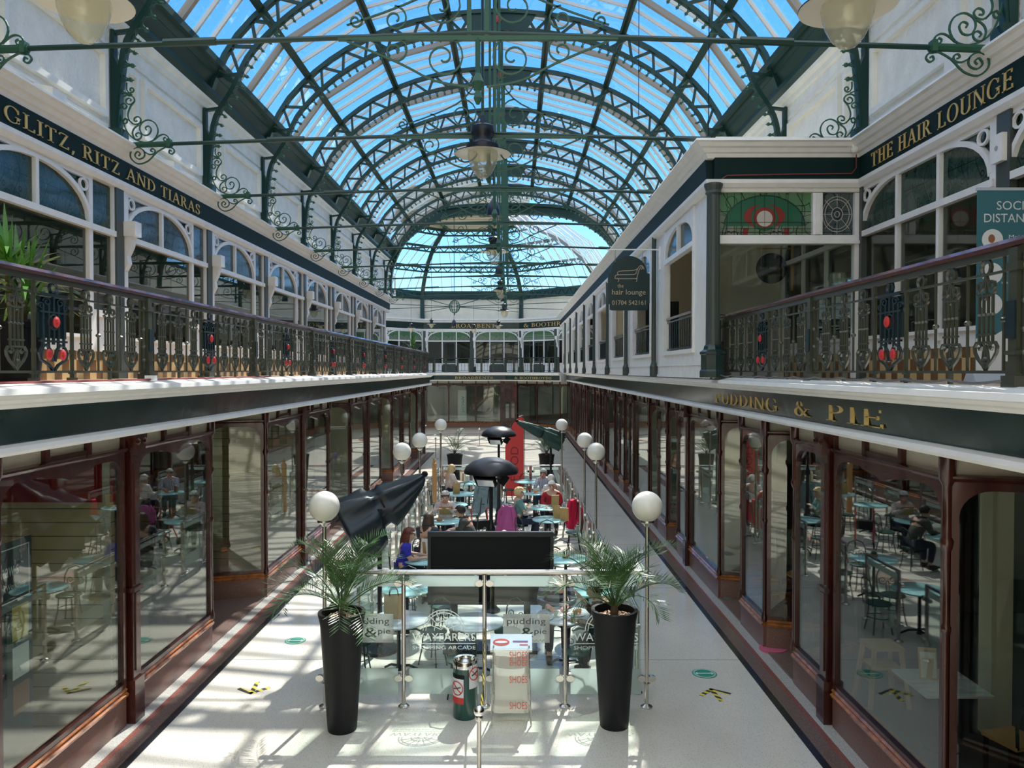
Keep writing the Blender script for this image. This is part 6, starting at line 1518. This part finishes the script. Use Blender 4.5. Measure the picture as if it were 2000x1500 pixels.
b.build('cage', 'roof_scroll', t); MB().tube([(0,0,.4),(0,0,5.6)], .015, 5).build('drop_rod', 'roof_green', t); MB().lathe([(.02,-.55),(.05,-.45),(.03,-.4)], 8).build('finial', 'roof_scroll', t)
for k in range(8):
    a = math.radians(22.5+45*k); R_ = 9.1; e = Vector((OC.x+R_*math.cos(a)+3.75, OC.y+R_*math.sin(a)-48, .35 if k in (1,2,5,6) else .1)); MB().tube([(.3*math.cos(a),.3*math.sin(a),0), tuple(e)], .022, 5).build('rod', 'roof_green', t)
t = thing('hanging_cable', 'thin cable hanging from the vault right over the corner of the salon cornice', 'cable', (3.2, 12.75, 0)); MB().tube([(0,0,11.2),(0,0,7.9)], .009, 4).build('cable_line', 'black_plastic', t)
t = thing('hanging_cable', 'thin cable hanging from the vault beside the salon corner', 'cable', (2.15, 13.4, 0)); MB().tube([(0,0,11.6),(0,0,8.6)], .008, 4).build('cable_line', 'black_plastic', t)

# ------------------------------------------------------------------ signs, banner, posters
t = thing('hanging_sign', 'dark green arched hair lounge sign with a gilt chaise drawing and telephone number', 'hanging sign', (2.52, 17.0, 5.53))
P = [(-.46,.14),(-.42,.14),(-.42,.02),(-.37,0),(.37,0),(.42,.02),(.42,.14),(.46,.14),(.46,.80),(.43,.82),(.40,.82)]+[(.40*math.cos(a),.82+.38*math.sin(a)) for a in [PI*i/16 for i in range(1,16)]]+[(-.40,.82),(-.43,.82),(-.46,.80)]
MB().prism(P, -.02, .02).build('board', 'sign_green', t)
Z = wallM((0,-.021,0),(1,0,0),(0,-1,0))
for tx, a, b_, z, h in (('the',-.25,-.12,.50,.085),('hair lounge',-.37,.37,.31,.15),('01704',-.37,-.05,.12,.10),('542161',.0,.37,.12,.10)): sans(MB(Z), tx, a, b_, z, h, .004).build('lettering', 'tan_paint', t)
b = MB(Z)
for l in ([(-.30,.73),(-.27,.70),(.15,.70),(.18,.73),(.22,.88),(.27,.96),(.30,.93),(.26,.90)],[(-.30,.73),(-.26,.78),(.10,.79),(.16,.83),(.20,.93),(.26,.99),(.31,.96),(.33,.90)],[(-.24,.78),(-.22,.86),(.1,.88),(.19,.92)]): b.tube([(x,.004,z) for x, z in smooth2(l,3)], .009, 4)
for x in (-.24,.16): b.tube([(x,.004,.70),(x+.02,.004,.66),(x+.0,.004,.63)], .009, 4)
b.build('chaise_drawing', 'tan_paint', t)
MB().tube([(.70,0,1.34),(-.48,0,1.34)], .018, 6).build('bracket_bar', 'white_paint', t); MB().box(.66,.70,-.04,.04,.9,1.4).build('bracket_plate', 'white_paint', t)
for x in (-.3,.3): MB().tube([(x,0,1.0),(x,0,1.34)], .008, 5).build('hook', 'steel', t)
t = thing('round_sign', 'round black hair lounge sign hung on an iron bracket inside the salon opening', 'hanging sign', (5.2, 15.6, 6.27))
b = MB(); b.prism([(.31*math.cos(a),.31*math.sin(a)) for a in [2*PI*i/32 for i in range(32)]], -.02, .02); b.build('board', 'sign_green', t)
sans(MB(Z), 'hair lounge', -.24, .24, -.04, .08, .004).build('lettering', 'orange_wood', t); sans(MB(Z), '01704 542161', -.20, .20, -.16, .05, .004).build('lettering', 'orange_wood', t)
MB().tube([(-.3,0,.40),(.42,0,.40)], .016, 6).build('bracket_bar', 'orange_wood', t); MB().box(.40,.44,-.02,.02,-.45,.55).build('bracket_plate', 'orange_wood', t)
for x in (-.2,.2): MB().tube([(x,0,.23),(x,0,.4)], .006, 4).build('hook', 'orange_wood', t)
t = thing('glass_lamp', 'ribbed glass wall lamp beside the rail in the salon opening', 'lamp', (5.42, 12.95, 5.72)); b = MB()
n = 28; prof = [(.06,-.13),(.12,-.06),(.14,.02),(.13,.10),(.10,.13)]
b.add([((r*(1+.06*(k%2)))*math.cos(2*PI*k/n),(r*(1+.06*(k%2)))*math.sin(2*PI*k/n),z) for r, z in prof for k in range(n)], [(i*n+k,i*n+(k+1)%n,(i+1)*n+(k+1)%n,(i+1)*n+k) for i in range(4) for k in range(n)]); b.build('ribbed_shade', 'lamp_glass', t); MB().lathe([(.03,-.16),(.05,-.12)], 10).build('holder', 'brass', t); MB().box(.0,.24,-.01,.01,-.17,-.14).build('wall_arm', 'brass', t)
t = thing('banner_stand', 'teal roll-up social distancing banner behind the gallery railing', 'banner', (4.82, 8.05, 4.075))
MB().box(0,.85,-.004,.004,.10,2.02).build('banner_sheet', 'poster_teal', t)
MB().prism([(-.12,0),(.12,0),(.06,.10),(-.06,.10)], -.06, .93, 'yz').build('base', 'aluminium', t); MB().box(-.01,.86,-.012,.012,2.0,2.03).build('top_bar', 'aluminium', t); MB().tube([(.42,.03,.1),(.42,.03,2.0)], .01, 6).build('support_pole', 'aluminium', t)
Z = wallM((0,-.005,0),(1,0,0),(0,-1,0))
for tx, a, b_, z, h in (('SOCIAL',.20,.64,1.80,.09),('DISTANCING',.07,.79,1.67,.09),('Maintain',.33,.60,1.50,.04),('your',.33,.47,1.18,.04),('respiratory',.26,.62,1.02,.04),('if you',.36,.54,.88,.04),('call',.36,.46,.83,.04)): sans(MB(Z), tx, a, b_, z, h, .003).build('lettering', 'banner_white', t)
for z in (1.49,1.14,.82): b = MB(Z); b.prism([(.16+.11*math.cos(a),z+.11*math.sin(a)) for a in [2*PI*i/24 for i in range(24)]], 0, .002); b.build('round_picture', 'banner_white', t)
b = MB(Z); b.prism([(0,.10),(.85,.10),(.85,.72),(.60,.70),(.40,.62),(.20,.50),(0,.46)], 0, .0015); b.build('white_panel', 'banner_white', t)
b = MB(Z); b.prism([(.15+.035*math.cos(a),1.50+.045*math.sin(a)) for a in [2*PI*i/14 for i in range(14)]], .002, .004); b.build('pictogram', 'poster_brown', t)
# jewellery poster inside the first sunlit window
t = thing('window_poster', 'dark poster with script lettering and pictures inside the first sunlit shop window', 'poster', (L0-.06, 6.5, 0))
MB().box(-.004,.004,0,.86,.62,2.62).build('poster_sheet', 'poster_dark', t)
Z = wallM((.005,0,0),(0,1,0),(1,0,0))
sans(MB(Z), "Shaw's", .36, .66, 2.30, .14, .002).build('lettering', 'banner_white', t); sans(MB(Z), 'Jewellery Workshop', .22, .76, 2.16, .07, .002).build('lettering', 'banner_white', t)
MB(Z).ring([(.03,2.06),(.82,2.06),(.82,2.56),(.03,2.56)], [(.04,2.07),(.81,2.07),(.81,2.55),(.04,2.55)], 0, .002).build('border_line', 'banner_white', t)
for a, b_, z0, z1, m in ((.56,.80,1.68,2.0,'poster_yellow'),(.56,.80,1.32,1.62,'banner_white'),(.56,.80,.98,1.26,'poster_brown'),(.05,.48,1.2,1.98,'black_plastic'),(.05,.4,.7,1.1,'banner_white')): MB(Z).box(a,b_,0,.002,z0,z1).build('picture', m, t)

# ------------------------------------------------------------------ gallery plants
def dracaena(loc, label, seed, n=120, R_=.95, pot=.26, ph=.55, z=.75):
    t = thing('potted_dracaena', label, 'potted plant', loc)
    MB().lathe([(pot*.72,0),(pot*.98,ph),(pot*1.05,ph),(pot*1.05,ph+.05),(pot*.9,ph+.05),(pot*.88,ph-.02)], 22, capt=True).build('pot', 'black_plastic', t, True)
    rng = random.Random(seed)
    for k in range(3):
        a = 2*PI*k/3; c = (.09*math.cos(a), .09*math.sin(a)); h = z+.16*k
        MB().tube([(c[0]*.6,c[1]*.6,ph),(c[0],c[1],h+.1)], .03, 8).build('stem', 'trunk', t)
        b = MB()
        for i in range(n//3):
            az = rng.uniform(0,2*PI); el = math.radians(rng.uniform(-5,85)); L = R_*rng.uniform(.5,.85); w = .055
            p = Vector((c[0],c[1],h+rng.uniform(-.1,.18))); d = Vector((math.cos(az)*math.cos(el), math.sin(az)*math.cos(el), math.sin(el))); s = Vector((-math.sin(az), math.cos(az), 0))
            dr = Vector((0,0,-1)); q = [p, p+d*L*.35, p+d*L*.7+dr*L*.10*math.cos(el), p+d*L+dr*L*.32*math.cos(el)]; ww = [w*.5, w, w*.7, .004]
            b.add([v+s*x*e for v, e in zip(q, ww) for x in (-.5,.5)], [(2*j,2*j+1,2*j+3,2*j+2) for j in range(3)])
        b.build('foliage', 'dracaena_leaf', t)
dracaena((-5.02, 7.75, 4.085), 'big spiky green plant in a black pot behind the sunlit gallery railing', 5)
dracaena((-5.15, 39.0, 4.085), 'spiky green plant at the far end of the sunlit gallery railing', 9, 90, 1.05, .24, .6, .95)

# ------------------------------------------------------------------ inside the shops
def ipart(nm, lab, cat, x0, x1, y, h0, h1, m):
    t = thing(nm, lab, cat, ((x0+x1)/2, y, 0)); w = abs(x1-x0)/2; MB().box(-w, w, -.04, .04, h0, h1).build('panel', m, t); return t
t = ipart('display_wall', 'cream slatted display wall with a red top inside the first sunlit shop', 'display wall', -8.5, L0-.12, 8.98, .03, 2.66, 'slatwall'); MB().box(-(8.5-4.72)/2,(8.5-4.72)/2,-.045,.045,2.66,3.55).build('red_header', 'interior_red', t)
MB().box(1.80,1.88,-.06,-.04,.03,3.4).build('edge_strip', 'transom_panel', t)
for i, y in enumerate((16.42, 23.8, 31.2, 38.6)):
    ipart('display_wall', '%s cream slatted partition inside the sunlit shops, counted from the red topped wall' % ORD[i], 'display wall', -8.5, L0-.12, y, .03, 3.55, 'slatwall' if i == 0 else 'interior_cream')
for i, (y, m) in enumerate(((16.5,'interior_cream'),(24,'interior_cream'),(31.4,'interior_grey'),(38.9,'interior_cream'),(46.2,'interior_grey'))):
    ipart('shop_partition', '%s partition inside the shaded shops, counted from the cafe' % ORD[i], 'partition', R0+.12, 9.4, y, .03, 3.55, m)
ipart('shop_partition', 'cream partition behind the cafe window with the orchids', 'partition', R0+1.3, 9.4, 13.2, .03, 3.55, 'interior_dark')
t = thing('cream_post', 'cream painted column inside the cafe window', 'column', (5.5, 8.75, .03)); MB().box(-.12,.12,-.12,.12,0,3.5).build('shaft', 'interior_cream', t)
t = thing('cafe_table', 'rectangular marble cafe table with a menu inside the near shaded window', 'table', (4.72, 8.46, .03)); MB().box(-.36,.36,-.38,.38,.70,.725).build('tabletop', 'marble', t); MB().lathe([(.2,0),(.2,.02),(.03,.05),(.03,.7)], 14).build('pedestal', 'black_iron', t)
menu(4.62, 8.52, -.2, 'cream menu clipboard standing on the marble table inside the window', .757, .34, 'pine')
def shaker(x, y, m, h, lab): t = thing('condiment_jar', lab, 'jar', (x,y,.757)); MB().lathe([(.03,0),(.032,h*.8),(.026,h*.85)], 12).build('jar', m, t, True); MB().lathe([(.027,h*.84),(.027,h)], 12).build('lid', 'steel', t)
shaker(4.80, 8.50, 'clear_glass', .17, 'glass shaker beside the menu inside the window'); shaker(4.76, 8.36, 'teacup', .07, 'small white bowl on the marble table inside the window')
t = thing('high_chair', 'pale wooden high chair inside the near shaded window', 'high chair', (4.62, 9.62, .03))
for sx in (-1,1):
    for sy in (-1,1): MB().bar((sx*.24,sy*.22,0),(sx*.16,sy*.15,.74), .05, .035, (0,1,0)).build('leg', 'pine', t)
MB().box(-.2,.2,-.18,.18,.70,.74).build('top_rail', 'pine', t); MB().box(-.18,.18,-.16,.16,.46,.49).build('seat', 'pine', t)
for s in (-1,1): MB().box(s*.2-.02,s*.2+.02,-.18,.18,.30,.35).build('stretcher', 'pine', t)
t = thing('cafe_chair', 'dark wooden cafe chair below the marble table inside the window', 'chair', (5.05, 7.72, .03), .3)
MB().box(-.2,.2,-.2,.2,.43,.47).build('seat', 'orange_wood', t)
for sx in (-.17,.17):
    for sy in (-.17,.17): MB().bar((sx,sy,0),(sx,sy,.45), .035, .035, (0,1,0)).build('leg', 'black_plastic', t)
MB().tube([(x,-.19,z) for x, z in [(-.18,.45),(-.19,.7),(-.12,.86),(0,.9),(.12,.86),(.19,.7),(.18,.45)]], .018, 6).build('backrest', 'black_plastic', t)
t = thing('plant_table', 'small round wooden table in the splayed cafe window', 'table', (4.55, 11.9, .03)); MB().lathe([(.3,.98),(.3,1.0)], 24).build('tabletop', 'orange_wood', t)
for k in range(3): a = 2*PI*k/3; MB().tube([(.02*math.cos(a),.02*math.sin(a),.95),(.03*math.cos(a),.03*math.sin(a),.4),(.24*math.cos(a),.24*math.sin(a),0)], .012, 5).build('leg', 'black_iron', t)
t = thing('potted_orchid', 'white orchids in a pot on the round table in the cafe window', 'potted plant', (4.55, 11.9, 1.03)); MB().lathe([(.06,0),(.08,.12),(.07,.12)], 14).build('pot', 'bin_green', t)
b = MB(); rng = random.Random(8)
for i in range(9): a = rng.uniform(0,2*PI); leafquad(b, Vector((0,0,.1)), Vector((math.cos(a),math.sin(a),.5)), Vector((0,0,1)), .26, .08)
b.build('foliage', 'palm_leaf', t); b = MB()
for k in range(2): b.tube([(0,0,.1),(.03-.06*k,0,.35),(.08-.16*k,.02,.48),(.16-.3*k,.02,.50)], .005, 4)
b.build('flower_stem', 'palm_stem', t)
for i in range(9): x = -.17+.04*i; MB().ball((x,.02,.50+.02*math.sin(i*2)), .035, 7, 5, 1, .5, .9).build('blossom', 'teacup', t, True)
ipart('notice_board', 'dark framed notice inside the shaded shop window', 'notice', 4.4, 5.1, 13.1, 1.5, 2.6, 'poster_dark')
# little things on the gallery ledge
for i, (y, lab) in enumerate(((8.9,'small white fitting on the sunlit cornice at the first railing post'),)):
    t = thing('ledge_fitting', lab, 'fitting', (XC-3.80, y, 4.085)); MB().box(-.05,.05,-.05,.05,0,.06).build('box', 'white_paint', t)
t = thing('ledge_cable', 'red cable lying along the sunlit gallery ledge', 'cable', (XC-3.78, 5.5, 4.10)); MB().tube([(.02*math.sin(i*1.3),.45*i,.0) for i in range(18)], .012, 5).build('cable_line', 'cable', t)
t = thing('ledge_cable', 'grey scalloped cable along the ledge beneath the banner', 'cable', (XC+3.70, 5.2, 4.13)); MB().tube([(0,.16*i,-.02*abs(math.sin(i*PI/4))) for i in range(48)], .010, 5).build('cable_line', 'grey_cable', t)
t = thing('copper_cable', 'thin copper coloured cable clipped along the blank fascia of the salon', 'cable', (RB, 12.44, 7.34)); MB().tube([(.12,-.02,-.05),(.2,-.02,0),(1.2,-.02,.02),(2.2,-.02,.03),(2.27,-.02,.12),(2.27,-.02,.34)], .009, 5).build('cable_line', 'cable', t)
t = thing('ceiling_fan_camera', 'small white camera on the cornice corner of the salon', 'camera', (RS-.25, 12.3, 7.72)); MB().ball((0,0,0), .06, 12, 8).build('dome', 'white_paint', t, True); MB().box(-.05,.05,-.03,.15,.02,.09).build('mount', 'white_paint', t)
t['label'] = 'small white camera on the cornice corner of the salon'; t.name = 'security_camera'
t = thing('fire_alarm', 'white alarm box on the pilaster above the banner', 'alarm', (RS-.07, 8.88, 6.75)); MB().box(-.06,.0,-.10,.10,-.16,.16).build('box', 'white_paint', t); MB().tube([(-.065,0,0),(-.06,0,0)], .03, 10).build('button', 'steel', t)
# floodlights standing on the upper cornices
k = 0
for side, ys in ((-1, (10.6, 14.3, 18, 21.7, 25.4, 29.1, 32.8)), (1, (9.6,))):
    for y in ys:
        x = LS+.12 if side < 0 else RS-.12
        t = thing('floodlight', ('%s white box floodlight on the cornice of the sunlit side, from the near end' % ORD[k]) if side < 0 else 'white box floodlight on the cornice above the hair lounge lettering', 'floodlight', (x, y, 7.88), 0, 'white box floodlights on the cornice')
        MB().prism([(-.13,.06),(.13,.02),(.13,.16),(-.13,.22)], -.16, .16).build('housing', 'cream_paint', t); MB().box(-.03,.03,-.02,.02,0,.08).build('bracket', 'black_plastic', t); k += 1
